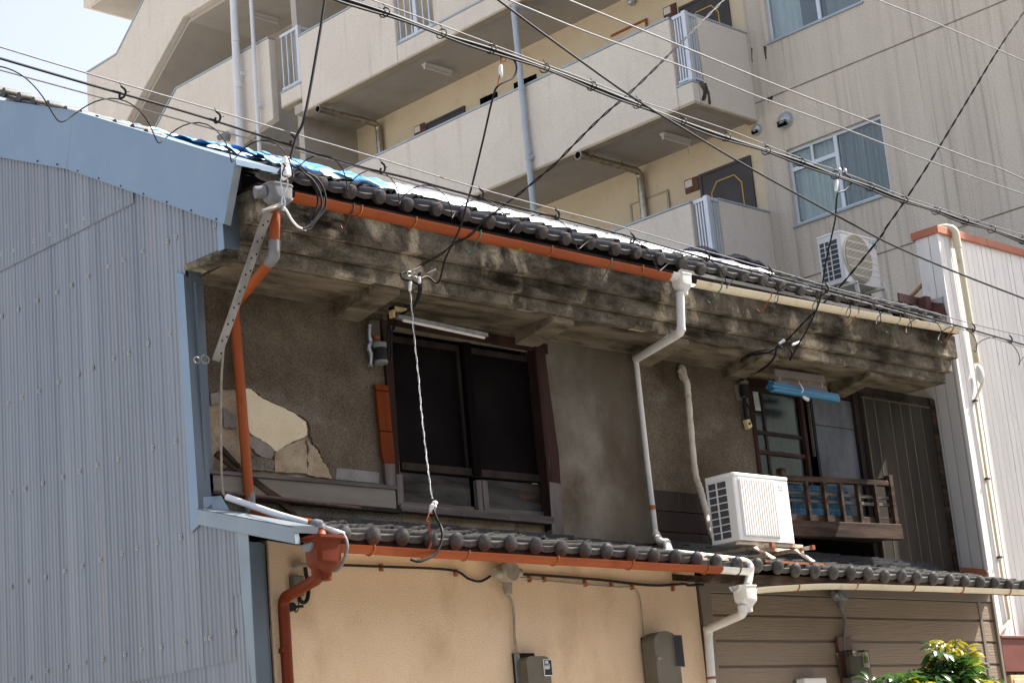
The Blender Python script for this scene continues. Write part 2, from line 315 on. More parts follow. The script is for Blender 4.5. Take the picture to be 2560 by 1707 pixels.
def wall_grid(g, axis, c, u0, u1, v0, v1, holes, depth=0.):
    """flat wall on the plane axis=c; u is the horizontal, v the vertical; holes (u0,u1,v0,v1) get reveals of depth"""
    us = sorted({u0, u1, *[h[0] for h in holes], *[h[1] for h in holes]}); vv = sorted({v0, v1, *[h[2] for h in holes], *[h[3] for h in holes]})
    P = (lambda u, v, d=0.: (c+d, u, v)) if axis == 'x' else (lambda u, v, d=0.: (u, c+d, v))
    for i in range(len(us)-1):
        for j in range(len(vv)-1):
            um, vm = (us[i]+us[i+1])/2, (vv[j]+vv[j+1])/2
            if any(h[0] < um < h[1] and h[2] < vm < h[3] for h in holes): continue
            g.add([P(us[i], vv[j]), P(us[i+1], vv[j]), P(us[i+1], vv[j+1]), P(us[i], vv[j+1])], [(0, 1, 2, 3)])
    if depth:
        for a, b, p, q in holes:
            for (x, y), (x2, y2) in (((a, p), (b, p)), ((b, p), (b, q)), ((b, q), (a, q)), ((a, q), (a, p))):
                g.add([P(x, y), P(x2, y2), P(x2, y2, depth), P(x, y, depth)], [(0, 1, 2, 3)])
    return g

# ================================================================== ground
def sheet_obj(name, pts, mat, **kw):
    g = G().add(pts, [tuple(range(len(pts)))]); o = obj(name, g, mat, smooth=False); o['kind'] = 'structure'; return o
sheet_obj('ground', [(-600, -600, -.02), (600, -600, -.02), (600, 600, -.02), (-600, 600, -.02)], 'paving')
sheet_obj('road', [(-300, -3.5, 0), (300, -3.5, 0), (300, 6.4, 0), (-300, 6.4, 0)], 'asphalt')
pv = obj('pavement', G().box(-60, 60, 6.4, 10.5, -.02, .12), 'paving', bevel=.01); pv['kind'] = 'structure'

# ================================================================== far side of the road
for x0_, x1_, h_, m_, lb in ((-40, -9, 9.5, 'paving', 'plain concrete building across the road behind the camera, left of the others'), (-8.5, 9, 8.2, 'plaster_tan', 'tan rendered building across the road straight behind the camera'), (9.5, 30, 10.5, 'paving', 'plain concrete building across the road behind the camera, second from the right'), (30.5, 60, 8.8, 'plaster_tan', 'tan rendered building across the road behind the camera, farthest right')):
    B_ = thing('street_building', lb, 'building', ((x0_+x1_)/2, -9, 0)); obj('body', G().box(x0_, x1_, -16, -8, 0, h_), m_, B_, smooth=False)
    for fl in range(3):
        for k_ in range(int((x1_-x0_)/3.2)):
            xx = x0_+1+k_*3.2; obj('window', G().box(xx, xx+1.6, -8.02, -7.97, 1.1+fl*2.8, 2.4+fl*2.8), 'meter_glass', B_, smooth=False)
# ================================================================== old house
XG, XW, YU, YL = 7.97, 17.774, 11.13, 10.56
H = thing('old_house', 'shabby old two storey house with stained concrete eaves, tiled roofs and blue metal clad gable', 'house', (XG, 10.5, 0))
RS, RE, RY, RR = .487, 6.38, 10.3, 14.2            # upper roof: slope, height at the eave line, eave y, ridge y
def roof_z(y): return RE+RS*(y-RY) if y <= RR else RE+RS*(RR-RY)-RS*(y-RR)
# --- gable end
def fas_bot(y): return 6.012+.523*(y-10.532) if y < 12.671 else 7.131+.416*(y-12.671)
def fas_top(y): return 6.449+.522*(y-10.353) if y < 12.46 else 7.549+.427*(y-12.46)
def low_bot(y): return 3.592+.2974*(y-9.951)
gw = obj('gable_wall', G().prism([(XG+.03, 10.53, 0), (XG+.03, 10.53, 3.70), (XG+.03, 11.09, 3.9), (XG+.03, 11.09, 6.2), (XG+.03, RR, 7.9), (XG+.03, 18, 6.0), (XG+.03, 18, 0)], (.12, 0, 0)), 'metal_dark', H, smooth=False)
rg = random.Random(3)
def corrugated(y0, y1, zlo, zhi, xo, pitch=.05):
    g = G(); ys = []
    n = max(1, round((y1-y0)/pitch)); p = (y1-y0)/n
    for i in range(n):
        a = y0+i*p; d = rg.uniform(.0045, .0085)
        ys += [(a, 0), (a+p*.36, 0), (a+p*.52, d), (a+p*.84, d)]
    ys.append((y1, 0))
    for i, (y, d) in enumerate(ys):
        g.v += [Vector((XG+xo+d, y, zlo(y))), Vector((XG+xo+d, y, zhi(y)))]
    g.f += [(2*i, 2*i+2, 2*i+3, 2*i+1) for i in range(len(ys)-1)]
    return g
def sheet_part(*a): return obj('metal_sheet', corrugated(*a), 'metal_sheet', gw, smooth=False)
ZS1 = PX(XG, 7, 1410, 990).z; ZS2 = PX(XG, 7, 1100, 1490).z; ZU = 6.54
yy = 11.10; k = 0
while yy < 17:
    y1 = yy+.615
    top = lambda y: fas_bot(min(y, 14.2))+.12 if y < 14.2 else fas_bot(14.2)-.5*(y-14.2)
    dx = rg.uniform(-.003, .003)
    if yy > 11.65:
        sheet_part(yy, y1, lambda y: ZS2-.02, lambda y: ZU+.03, dx); sheet_part(yy, y1, lambda y: ZU, top, dx-.009)
    else: sheet_part(yy, y1, lambda y: ZS2-.02, top, dx)
    sheet_part(yy, y1, lambda y: 0., lambda y: ZS2, dx+.009)
    yy = y1; k += 1
sheet_part(10.66, 11.10, lambda y: 5.865, lambda y: fas_bot(y)+.1, .001)
sheet_part(10.73, 11.10, lambda y: ZS2-.02, lambda y: low_bot(y)+.06, .002)
sheet_part(10.73, 11.10, lambda y: 0, lambda y: ZS2, .010)
sheet_part(10.50, 10.73, lambda y: ZS1-.02, lambda y: low_bot(y)+.06, -.003)
sheet_part(10.50, 10.73, lambda y: 0, lambda y: ZS1, .006)
# screws with square washers
gs = G().box(-.003, .002, -.017, .017, -.017, .017); gs.tube([(-.003, 0, 0), (-.010, 0, 0)], .009, 8)
SCREW = mesh('screw', gs, 'screw_metal', smooth=False)
for t, pts in {4: [(10, 205), (100, 178), (230, 118), (345, 68), (458, 15), (12, 630), (125, 582), (255, 525), (388, 465), (487, 418), (602, 357), (742, 290), (845, 243), (974, 185), (1145, 118), (1203, 90), (1468, 10), (57, 1222), (150, 1183), (267, 1143), (400, 1080), (535, 1025), (633, 980), (776, 918), (880, 880), (1012, 817), (1162, 750), (1045, 1527), (1200, 1482)],
               1: [(577, 1493), (697, 1440), (820, 1382), (1470, 1540)],
               7: [(75, 253), (171, 230), (291, 194), (428, 150), (545, 110), (667, 68), (809, 26), (76, 898), (187, 862), (310, 833), (442, 790), (563, 755), (688, 717), (834, 673), (938, 635), (1074, 597), (1235, 560), (85, 1530), (204, 1520), (321, 1475), (457, 1442), (580, 1415), (705, 1392), (853, 1360), (967, 1330), (1102, 1310), (1263, 1280), (1408, 1252), (1434, 1248), (1597, 1208)]}.items():
    for p in pts:
        inst('screw', SCREW, gw, PX(XG-.004, t, *p), (rg.uniform(-.2, .2), 0, 0))
# barge boards of folded sheet
def barge(y0, y1):
    g = G().prism([(XG-.05, y0, fas_bot(y0) if y0 > 10.6 else 6.012), (XG-.05, y0 if y0 > 10.6 else 10.353, fas_top(y0) if y0 > 10.6 else 6.449), (XG-.05, y1, fas_top(y1)), (XG-.05, y1+.12, fas_bot(y1+.12))], (.012, 0, 0))
    return g
BG = obj('barge_board', barge(10.532, 12.46), 'metal_flash', H, bevel=.003, smooth=False)
obj('barge_board', G().prism([(XG-.045, 12.59, fas_bot(12.59)), (XG-.045, 12.463, fas_top(12.463)), (XG-.045, 14.2, fas_top(14.2)), (XG-.045, 14.2, fas_bot(14.2))], (.012, 0, 0)), 'metal_flash', H, bevel=.003, smooth=False)
capg = G()
for a, b in ((10.353, 12.46), (12.46, 14.2)):
    za, zb = fas_top(a)+.002, fas_top(b)+.002
    capg.add([(XG-.053, a, za), (XG+.34, a, za), (XG+.34, b, zb), (XG-.053, b, zb), (XG-.053, a, za-.008), (XG+.34, a, za-.008), (XG+.34, b, zb-.008), (XG-.053, b, zb-.008)],
             [(0, 1, 2, 3), (7, 6, 5, 4), (0, 4, 5, 1), (1, 5, 6, 2), (2, 6, 7, 3), (3, 7, 4, 0)])
capg.box(XG-.053, XG+.34, 10.347, 10.353, 6.449-.042, 6.449)
obj('verge_cap', capg, 'metal_flash', H, smooth=False)
obj('barge_return', G().add([(XG-.05, 10.352, 6.44), (XG+.015, 10.36, 6.44), (XG+.015, 10.54, 6.012), (XG-.05, 10.53, 6.012)], [(0, 1, 2, 3)]), 'metal_grey', H, smooth=False)
BOLT = mesh('rivet', G().ball((0, 0, 0), .008, .008, .008, 8, 5), 'hook_dark')
for i in range(9):
    y = 10.62+i*.30; inst('rivet', BOLT, BG if y < 12.5 else H, (XG-.052, y, fas_bot(y)+.018))
obj('soffit_panel', G().box(XG-.005, PY(10.62, 'b1', 243, 1000).x, 10.60, 10.615, 5.86, PY(10.62, 'b1', 190, 690).z+.25), 'metal_dark', H, smooth=False)
obj('corner_strip', G().box(XG-.012, XG-.004, 10.60, 10.668, 5.85, 6.10), 'metal_flash', H, smooth=False)
# corner flashings
def ydge(t, x, y): return PX(XG, t, x, y).y
xr1 = PY(11.06, 4, 1345, 365).x; xr2 = PY(11.06, 7, 1450, 365).x
obj('corner_flashing', G().prism([(XG-.014, 11.055, 3.92), (XG-.014, 11.105, 5.80), (XG-.014, 11.20, 5.84), (XG-.014, 11.165, 3.88)], (.006, 0, 0)), 'metal_flash', H, smooth=False)
obj('corner_flashing', G().add([(XG-.014, 11.054, 3.92), (xr2, 11.054, 4.0), (xr1, 11.10, 5.75), (XG-.014, 11.104, 5.80)], [(0, 1, 2, 3)]).box(xr1-.012, xr1-.006, 11.06, 11.13, 4.0, 5.74), 'metal_dark', H, smooth=False)
xq1 = PY(10.5, 7, 1785, 575).x; xq2 = PY(10.5, 7, 1833, 1559).x
obj('corner_flashing', G().prism([(XG-.016, 10.492, 0), (XG-.016, 10.492, 3.76), (XG-.016, 10.62, 3.8), (XG-.016, 10.60, 3.3), (XG-.016, 10.53, 2.6), (XG-.016, 10.53, 0)], (.006, 0, 0)), 'metal_grey', H, smooth=False)
obj('corner_flashing', G().box(XG-.016, (xq1+xq2)/2, 10.484, 10.491, 0, 3.70), 'metal_dark', H, smooth=False)
# lower verge box
lf = G().prism([(XG-.04, 9.951, 3.592), (XG-.04, 9.971, 3.712), (XG-.04, 11.045, 4.031), (XG-.04, 11.06, 3.92)], (.05, 0, 0))
obj('barge_board', lf, 'metal_grey', H, bevel=.004, smooth=False)
xl = PY(9.97, 7, 2170, 492).x
obj('verge_cap', G().add([(XG-.042, 9.965, 3.714), (xl, 9.965, 3.724), (xl, 11.05, 4.045), (XG-.042, 11.05, 4.034)], [(0, 1, 2, 3)]).box(XG-.042, xl, 9.960, 9.966, 3.672, 3.72), 'metal_grey', H, smooth=False)
obj('flashing', G().prism([(XG+.03, 11.056, 4.0), (XG+.26, 11.056, 4.03), (XG+.19, 11.056, 4.14), (XG+.03, 11.056, 4.12)], (0, .006, 0)), 'metal_flash', H, smooth=False)

# --- upper wall with two openings
def xz(t, x, y, pl=YU): p = PY(pl, t, x, y); return p.x, p.z
W1 = (xz(5, 345, 640)[0], xz(5, 1330, 800)[0]+.02, xz(8, 400, 360)[1]+.0, 5.72)
w2a = xz('a5', 210, 400)[0]; w2b = PY(YU, 'a2', -330, 380).x; w2c = xz('a2', 60, 700)[0]
W2 = (w2a, w2a+1.75, 4.05, 5.70)
UW = obj('upper_wall', wall_grid(G(), 'y', YU+.024, XG+.1, XW+.3, 3.4, 6.25, [W1, W2], .12), 'plaster_tan', H, smooth=False)
for w__ in (W1, W2): obj('dark_room', G().box(w__[0]-.3, w__[1]+.3, YU+.5, YU+.52, 3.8, 6), 'void_dark', H, smooth=False)
def skin(name, pts, mat, y, th, parent=H, plane=None, **kw):
    return obj(name, G().prism([PY(plane or y, *p) for p in pts], (0, th, 0)), mat, parent, smooth=False, **kw)
def jag(pts, amp=5, n=5, seed=1):
    """roughen a broken edge given in pixels"""
    r = random.Random(seed); out = []
    for i in range(len(pts)-1):
        (t, x0, y0), (_, x1, y1) = pts[i], pts[i+1]
        for j in range(n):
            f = j/n; out.append((t, x0+(x1-x0)*f+r.uniform(-amp, amp)*(1 if j else .6), y0+(y1-y0)*f+r.uniform(-amp, amp)*(1 if j else .6)))
    return out+[pts[-1]]
E8 = [('b8', a, b) for a, b in ((60, 305), (140, 298), (190, 275), (330, 258), (470, 260), (560, 330), (700, 400), (860, 470), (1000, 560), (1025, 610), (1030, 700), (1060, 780), (1110, 830), (1150, 930), (1200, 1000), (1240, 1120))]
jl = jag(E8, 7, 6, 5)
xL = W1[0]-.02
g = G(); P = [PY(YU, *p) for p in jl]
P = [Vector((XG+.05, YU, P[0].z))]+P+[Vector((xL, YU, P[-1].z)), Vector((xL, YU, 5.9)), Vector((XG+.05, YU, 5.9))]
obj('plaster_coat', g.prism(P, (0, .023, 0)), 'plaster_dark', H, smooth=False)
g = G().box(XG+.05, xL, YU+.002, YU+.034, 3.5, xz('b8', 1240, 1125)[1])
obj('plaster_coat', g, 'render_base', H, smooth=False)
CP = [('b8', a, b) for a, b in ((400, 262), (480, 270), (560, 340), (700, 410), (860, 482), (985, 570), (1005, 640), (1000, 700), (930, 738), (870, 760), (795, 800), (745, 842), (705, 852), (680, 822), (620, 770), (540, 725), (480, 690), (440, 620))]
skin('plaster_patch', jag(CP, 5, 5, 8), 'plaster_cream', YU+.012, .022, plane=YU)
skin('plaster_patch', jag([('b8', a, b) for a, b in ((450, 690), (560, 740), (690, 828), (690, 880), (655, 925), (600, 910), (540, 880), (500, 830), (460, 800))], 7, 5, 9), 'plaster_patch', YU+.014, .02, plane=YU)
skin('plaster_patch', jag([('b8', a, b) for a, b in ((1000, 745), (1040, 790), (1100, 840), (1140, 930), (1195, 1005), (1232, 1112), (1000, 1070), (1015, 960), (1000, 900), (1022, 830))], 7, 5, 10), 'plaster_tan', YU+.010, .024, plane=YU)
skin('plaster_patch', jag([('b8', a, b) for a, b in ((95, 310), (180, 300), (190, 400), (110, 420))], 7, 5, 11), 'plaster_patch', YU+.012, .022, plane=YU)
skin('plaster_patch', jag([('b8', a, b) for a, b in ((220, 440), (340, 520), (350, 640), (225, 620))], 7, 5, 12), 'plaster_patch', YU+.016, .018, plane=YU)
skin('plaster_patch', jag([('b8', a, b) for a, b in ((480, 880), (640, 930), (690, 930), (690, 1040), (480, 1020))], 7, 5, 13), 'render_base', YU+.008, .026, plane=YU)
# sunken hole with mud backing
skin('mud_wall', jag([('b8', a, b) for a, b in ((700, 862), (800, 805), (930, 748), (985, 790), (1000, 890), (1000, 1060), (700, 1040))], 6, 5, 14), 'plaster_tan', YU+.0225, .001, plane=YU)
obj('cement_patch', G().prism([PY(YU-.004, *p) for p in ((8, -20, 90), (8, 60, 95), (8, 270, 120), (8, 265, 195), (8, -30, 165))], (0, .006, 0)), 'cement_patch', H, smooth=False)
# boxed skirting
sk0 = PY(YU, 'b8', 100, 985); sk1 = PY(YU-.05, 8, 382, 222); sk2 = PY(YU-.05, 8, 392, 385)
obj('skirting_board', G().box(XG+.1, sk1.x, YU-.04, YU, sk2.z+.02, sk1.z-.01), 'board_grey', H, smooth=False)
obj('rail', G().bar((XG+.1, YU-.03, sk1.z+.01), (sk1.x+.01, YU-.03, sk1.z), .045, .03), 'wood_weather', H, bevel=.003)
obj('rail', G().bar((XG+.1, YU-.03, sk2.z+.03), (sk1.x+.03, YU-.03, sk2.z+.005), .05, .035), 'wood_dark', H, bevel=.003)
obj('water_pipe', G().tube([PY(YU-.06, 'b8', a, b) for a, b in ((120, 1232), (400, 1255), (800, 1300), (1290, 1358), (1493, 1382))], .017, 8), 'hook_dark', H)
# plain cement panel beside the wide window and the wall beyond
pn = [PY(YU-.03, *p) for p in ((5, 1390, 720), (5, 2010, 760), (8, 2080, 0), (8, 2145, 640), (8, 1530, 600), (8, 1495, 0))]
obj('plaster_panel', G().prism([Vector((pn[0].x, YU-.03, 5.9)), Vector((pn[1].x, YU-.03, 5.9)), Vector((pn[3].x+.02, YU-.03, 3.6)), Vector((pn[4].x-.02, YU-.03, 3.6))], (0, .06, 0)), 'plaster_grey', H, bevel=.004, smooth=False)
obj('plaster_coat', G().box(pn[3].x-.02, W2[0]+.0, YU+.002, YU+.034, 4.45, 5.9), 'plaster_dark', H, smooth=False)
DB = []
for i in range(3):
    z0 = 3.92+i*.19
    obj('base_board', G().box(pn[3].x, PY(YU, 9, 560, 300).x, YU-.02-.004*i, YU+.03, z0, z0+.186), 'wood_dark', H, bevel=.003, smooth=False)

# --- cornice of stepped concrete bands on corbels
XC = XG+.13
def rough_band(y0, y1, z0, z1, xe, seed):
    """a moulded band along the eaves; edges wander a little as the cracked cement does"""
    n = 90; rows = []
    prof = [(y0+.006, z0), (y0, z0+.006), (y0, z1-.01), (y0+.01, z1), (y1, z1), (y1, z0)]
    for i in range(n+1):
        x = XC+(xe-XC)*i/n
        rows.append([(x, y+.0025*noise.noise((x*2+seed, z*3, seed)), z+.003*noise.noise((x*1.1, y*2+seed, 4))+.0015*noise.noise((x*9, y*5+seed, 7))) for y, z in prof])
    return G().loft(rows)
CO = obj('cornice', rough_band(10.45, 11.1, 6.045, 6.30, 17.40, 1), 'concrete', H)
obj('moulding', rough_band(10.52, 11.1, 5.91, 6.047, 17.37, 2), 'concrete', CO)
obj('moulding', rough_band(10.59, 11.1, 5.80, 5.912, 17.33, 3), 'concrete', CO)
obj('soffit', G().box(XC, 17.25, 10.66, YU+.03, 5.786, 5.81), 'concrete_soffit', CO, smooth=False)
obj('fillet_rail', G().box(XC, W2[0]-.15, YU-.035, YU+.01, 5.745, 5.79), 'concrete_soffit', CO, bevel=.004, smooth=False)
obj('lintel', G().box(W1[0]-.1, W1[1]+.1, YU-.02, YU+.02, 5.62, 5.75), 'concrete_soffit', CO, smooth=False)
CORB = [(PY(10.68, 5, 300, 560).x, .30), (PY(10.68, 5, 1500, 700).x, .30), (PY(10.68, 'b7', 560, 980).x, .30), (PY(10.68, 6, 590, 920).x, .28), (PY(10.68, 6, 1310, 1040).x, .26)]
for i, (cx, cw) in enumerate(CORB):
    yf = 10.62 if i < 5 else 10.60
    cw *= .88; g = G().prism([(cx-cw/2, yf, 5.80), (cx-cw/2, yf, 5.745), (cx-cw/2, YU+.02, 5.645), (cx-cw/2, YU+.02, 5.80)], (cw, 0, 0))
    obj('corbel', g, 'concrete_soffit', CO, bevel=.008, smooth=False)
obj('beam_end', G().prism([PX(XG-.01, 4, *p) for p in ((1250, 280), (1510, 166), (1515, 232), (1470, 255), (1255, 318))], (.19, 0, 0)), 'concrete', CO, bevel=.012, smooth=False)
obj('broken_plaster', G().box(XG+.02, XC+.02, 10.635, 11.1, 5.84, 6.30), 'concrete', CO, bevel=.02, smooth=False)

# --- wide shuttered window
WN = obj('window', G().box(W1[0]+.02, W1[1]-.02, YU+.02, YU+.09, PY(YU, 8, 430, 80).z-.02, PY(YU, 8, 430, 80).z+.045), 'wood_dark', H, bevel=.004)
zt_, zm, zs = 5.64, PY(YU, 8, 900, 150).z, PY(YU, 8, 900, 410).z
zsr, zbr = PY(YU, 8, 900, 350).z, PY(YU, 8, 900, 330).z
xm0, xm1 = PY(YU, 8, 915, 100).x, PY(YU, 8, 968, 100).x
xl0, xr0 = PY(YU, 8, 405, 100).x, PY(YU, 8, 1415, 190).x
for a, b in ((xl0, xm0), (xm1, xr0)):
    pnl = obj('shutter', G().box(a, b, YU+.075, YU+.10, zm+.03, zt_-.05), 'shutter_dark', WN, smooth=False)
    fr = G()
    for p, q in ((a, a+.045), (b-.03, b)): fr.box(p, q, YU+.05, YU+.076, zm+.03, zt_-.04)
    fr.box(a, b, YU+.052, YU+.077, zt_-.09, zt_-.04); obj('shutter_frame', fr, 'wood_dark', pnl, bevel=.003, smooth=False)
    obj('lower_panel', G().box(a+.02, b-.02, YU+.045, YU+.07, zs, zm), 'panel_sooty', WN, smooth=False)
    obj('bottom_rail', G().box(a+.02, b-.01, YU+.02, YU+.046, zs+.0, zs+.075), 'wood_weather', WN, bevel=.003)
obj('stile', G().box(xm0, xm1, YU+.0, YU+.05, zm+.02, zt_), 'void_dark', WN, bevel=.003)
sx0 = PY(YU, 8, 938, 250).x
obj('stile', G().box(sx0, sx0+.06, YU+.0, YU+.044, zs+.0, zm-.02), 'wood_weather_v', WN, bevel=.003)
obj('stile', G().box(sx0+.064, sx0+.125, YU-.004, YU+.040, zs+.0, zm-.02), 'wood_weather_v', WN, bevel=.003)
sill = obj('sill', G().bar((PY(YU-.03, 8, 398, 362).x, YU-.02, PY(YU-.03, 8, 398, 362).z), (PY(YU-.03, 8, 1448, 448).x, YU-.02, PY(YU-.03, 8, 1448, 452).z), .09, .065), 'wood_weather', WN, bevel=.005)
for px in (415, 830, 1155):
    p = PY(YU-.066, 8, px, 358+(px-415)*.088); inst('nail', BOLT, sill, p, scale=(1.2, .6, 1.2))
obj('post', G().prism([PY(YU-.06, *p) for p in ((5, 1325, 745), (5, 1390, 745), (5, 1440, 1150), (8, 1500, 0), (8, 1535, 580), (8, 1455, 575), (8, 1405, 0))], (0, .10, 0)), 'wood_red', WN, bevel=.006, smooth=False)
obj('post', G().prism([PY(YU-.064, *p) for p in ((8, 1432, 180), (8, 1508, 195), (8, 1538, 588), (8, 1456, 582))], (0, .10, 0)), 'wood_weather_v', WN, bevel=.005, smooth=False)
obj('post', G().prism([PY(YU-.03, *p) for p in ((5, 285, 660), (5, 345, 660), (5, 400, 1500), (8, 412, 300), (8, 370, 300), (5, 345, 1300))], (0, .08, 0)), 'wood_red', WN, bevel=.004, smooth=False)
obj('lintel_board', G().bar((W1[0]-.05, YU-.01, 5.70), (W1[1]+.1, YU-.01, 5.66), .06, .09), 'wood_red', WN, bevel=.004)
obj('post', G().prism([PY(YU-.045, *p) for p in ((8, 385, 130), (8, 428, 130), (8, 440, 345), (8, 398, 345))], (0, .06, 0)), 'wood_weather_v', WN, bevel=.004, smooth=False)
for q in (((5, 240, 1095), (5, 328, 1103), (5, 333, 1140), (5, 247, 1133)), ((5, 248, 1139), (5, 334, 1147), (5, 356, 1417), (5, 275, 1410)), ((5, 276, 1416), (5, 357, 1424), (5, 372, 1559), (8, 376, 55), (8, 305, 55), (5, 287, 1559))):
    obj('orange_board', G().prism([PY(YU-.04, *p) for p in q], (0, .03, 0)), 'wood_orange', WN, smooth=False)
obj('grey_board', G().prism([PY(YU-.04, *p) for p in ((8, 305, 58), (8, 376, 58), (8, 384, 212), (8, 318, 200))], (0, .03, 0)), 'wood_weather_v', WN, smooth=False)

# --- right hand window with its sliding sash, board panel and shutter box
WR = obj('window', G().bar((W2[0]-.02, YU+.03, 5.66), (W2[1]+.1, YU+.03, 5.68), .08, .08), 'wood_red', H, bevel=.004)
def p5(x, y, v=YU): return PY(v, 'a5', x, y)
xs0, xs1 = p5(250, 600).x, p5(1090, 900).x
obj('jamb', G().box(p5(205, 500).x-.01, p5(255, 500).x, YU-.01, YU+.06, 4.0, 5.64), 'wood_red', WR, bevel=.003)
obj('jamb', G().box(xs1-.015, xs1+.04, YU+.0, YU+.06, 4.0, 5.64), 'wood_red', WR, bevel=.003)
sash = obj('sash', G().box(xs0, xs1, YU+.028, YU+.052, 5.585, 5.625), 'wood_dark', WR, smooth=False)
obj('sash', G().box(xs0, xs1, YU+.028, YU+.052, 4.05, 4.10), 'wood_dark', WR, smooth=False)
obj('pane', G().box(xs0, xs1, YU+.040, YU+.044, 4.1, 5.6), 'glass_dim', sash, smooth=False)
xm = p5(500, 900).x
obj('muntin', G().box(xm-.018, xm+.018, YU+.030, YU+.038, 4.1, 5.6), 'wood_dark', sash)
for zz in (p5(600, 1190).z, p5(600, 1190).z-.5): obj('muntin', G().box(xs0, xs1, YU+.026, YU+.036, zz-.018, zz+.018), 'wood_dark', sash)
obj('muntin', G().box(xs0, xs1, YU+.022, YU+.036, p5(700, 1515).z-.02, p5(700, 1515).z+.02), 'wood_brown', sash)
gc = G(); gc.sheet([[(xs0-.1+(xs1-xs0+.2)*i/40, YU+.14+.02*math.sin(i*1.1), z) for z in (4.0, 5.68)] for i in range(41)])
obj('curtain', gc, 'curtain_grey', WR)
pp = obj('notice', G().prism([p5(x, y, YU+.036) for x, y in ((265, 460), (350, 470), (410, 830), (320, 820))], (0, .002, 0)), 'paper', WR, smooth=False)
ink = G()
rr_ = random.Random(4)
for c in range(3):
    for i in range(9):
        f = (i+.5)/10; x = 285+c*32+f*48; y = 490+f*320+c*3
        for dx, dy, wx, wy in ((rr_.uniform(-6, 2), rr_.uniform(-5, 5), 15, 4), (rr_.uniform(-3, 5), rr_.uniform(-9, 3), 4, 16)):
            ink.prism([p5(x+dx+a*wx/2, y+dy+b*wy/2, YU+.0345) for a, b in ((-1, -1), (1, -1), (1, 1), (-1, 1))], (0, .0015, 0))
obj('lettering', ink, 'ink', pp, smooth=False)
cb = [p5(1195, 480, YU-.01), p5(1835, 500, YU-.01), p5(1990, 1568, YU-.01), p5(1300, 1568, YU-.01)]
zj = p5(1550, 1085, YU-.01).z; xa, xb = cb[0].x, cb[2].x+.02
obj('shade_board', G().box(W2[0], PY(YU-.08, 9, 1300, 60).x-.05, YU-.015, YU+.02, 3.84, 4.30), 'void_dark', WR, smooth=False)  # black sheet added to stand for the deep shade under the window
for z0, z1 in ((4.302, zj-.004), (zj+.004, 5.62)): obj('cement_panel', G().box(xa+.03, xb, YU-.01, YU+.02, z0, z1), 'cement_board', WR, smooth=False)
obj('edge_strip', G().prism([p5(1180, 640, YU-.02), p5(1190, 640, YU-.02), p5(1308, 1568, YU-.02), p5(1296, 1568, YU-.02)], (0, .03, 0)), 'batten', WR, smooth=False)
obj('post', G().box(xb-.02, PY(YU-.03, 'a2', -130, 800).x+.02, YU-.05, YU+.05, 3.98, 5.74), 'wood_dark', WR, bevel=.004)
tx0, tx1 = PY(YU-.08, 9, 1300, 60).x, XW-.01
SB = obj('shutter_box', G().box(tx0, tx1, YU-.07, YU+.03, 3.86, 5.78), 'board_dark', H, bevel=.004, smooth=False)
xs_ = [PY(YU-.08, 'a3', x, 960).x for x in (-260, -125, 75, 215, 340, 480)]
ed = [tx0]+sorted(xs_)+[tx1]
for a, b in zip(ed, ed[1:]):
    obj('panel_board', G().box(a+.006, b-.006, YU-.085-random.uniform(0, .004), YU-.07, 3.86, 5.70), 'board_dark', SB, smooth=False)
for x in ed[1:-1]: obj('batten', G().box(x-.007, x+.007, YU-.089, YU-.07, 3.86, 5.66), 'batten', SB, smooth=False)
obj('batten', G().box(tx0, tx1-.1, YU-.091, YU-.07, 5.655, 5.67), 'batten', SB, smooth=False)
obj('end_board', G().box(tx1-.09, tx1, YU-.098, YU-.07, 3.86, 5.76), 'wood_brown', SB, bevel=.003)
# handrail in front of the window
yR = 10.84
def p6(x, y, v=yR): return PY(v, 'a6', x, y)
BR = obj('balcony_rail', G().bar(p6(930, 150), p6(2075, 212), .06, .055), 'wood_brown', H, bevel=.006)
for x, y0, y1, wd in ((932, 45, 560, .075), (2100, 125, 665, .065)):
    a, b = p6(x-10, y0), p6(x+25, y1); obj('post', G().box(a.x-wd/2, a.x+wd/2, yR-.035, yR+.035, b.z, a.z), 'wood_brown', BR, bevel=.004)
for x0, y0, x1, y1 in ((1165, 190, 1225, 635), (1360, 200, 1412, 640), (1533, 215, 1603, 650), (1718, 225, 1790, 655), (1918, 235, 1970, 660)):
    a, b = p6(x0, y0), p6(x1, y1); obj('baluster', G().box((a.x+b.x)/2-.021, (a.x+b.x)/2+.021, yR-.045, yR-.004, b.z, a.z), 'wood_brown', BR, bevel=.003)
for y0, y1 in ((305, 370), (388, 445)): obj('rail', G().bar(p6(940, y0, yR+.02), p6(2100, y1, yR+.02), .03, .032), 'wood_weather', BR, bevel=.003)
obj('rail', G().bar(p6(940, 585, yR+.01), p6(2130, 625, yR+.01), .04, .075), 'wood_brown', BR, bevel=.004)
obj('rail', G().bar(p6(980, 700, yR-.02), p6(2215, 742, yR-.02), .09, .155), 'wood_brown', BR, bevel=.006)
obj('floor_board', G().box(p6(940, 700).x, p6(2130, 700).x, yR+.03, YU-.02, p6(1500, 700).z-.06, p6(1500, 700).z-.03), 'wood_dark', BR, smooth=False)
obj('end_rail', G().box(p6(2100, 300).x-.02, p6(2100, 300).x+.02, yR+.03, YU-.02, p6(2100, 165).z-.02, p6(2100, 165).z+.02), 'wood_dark', BR, bevel=.003)

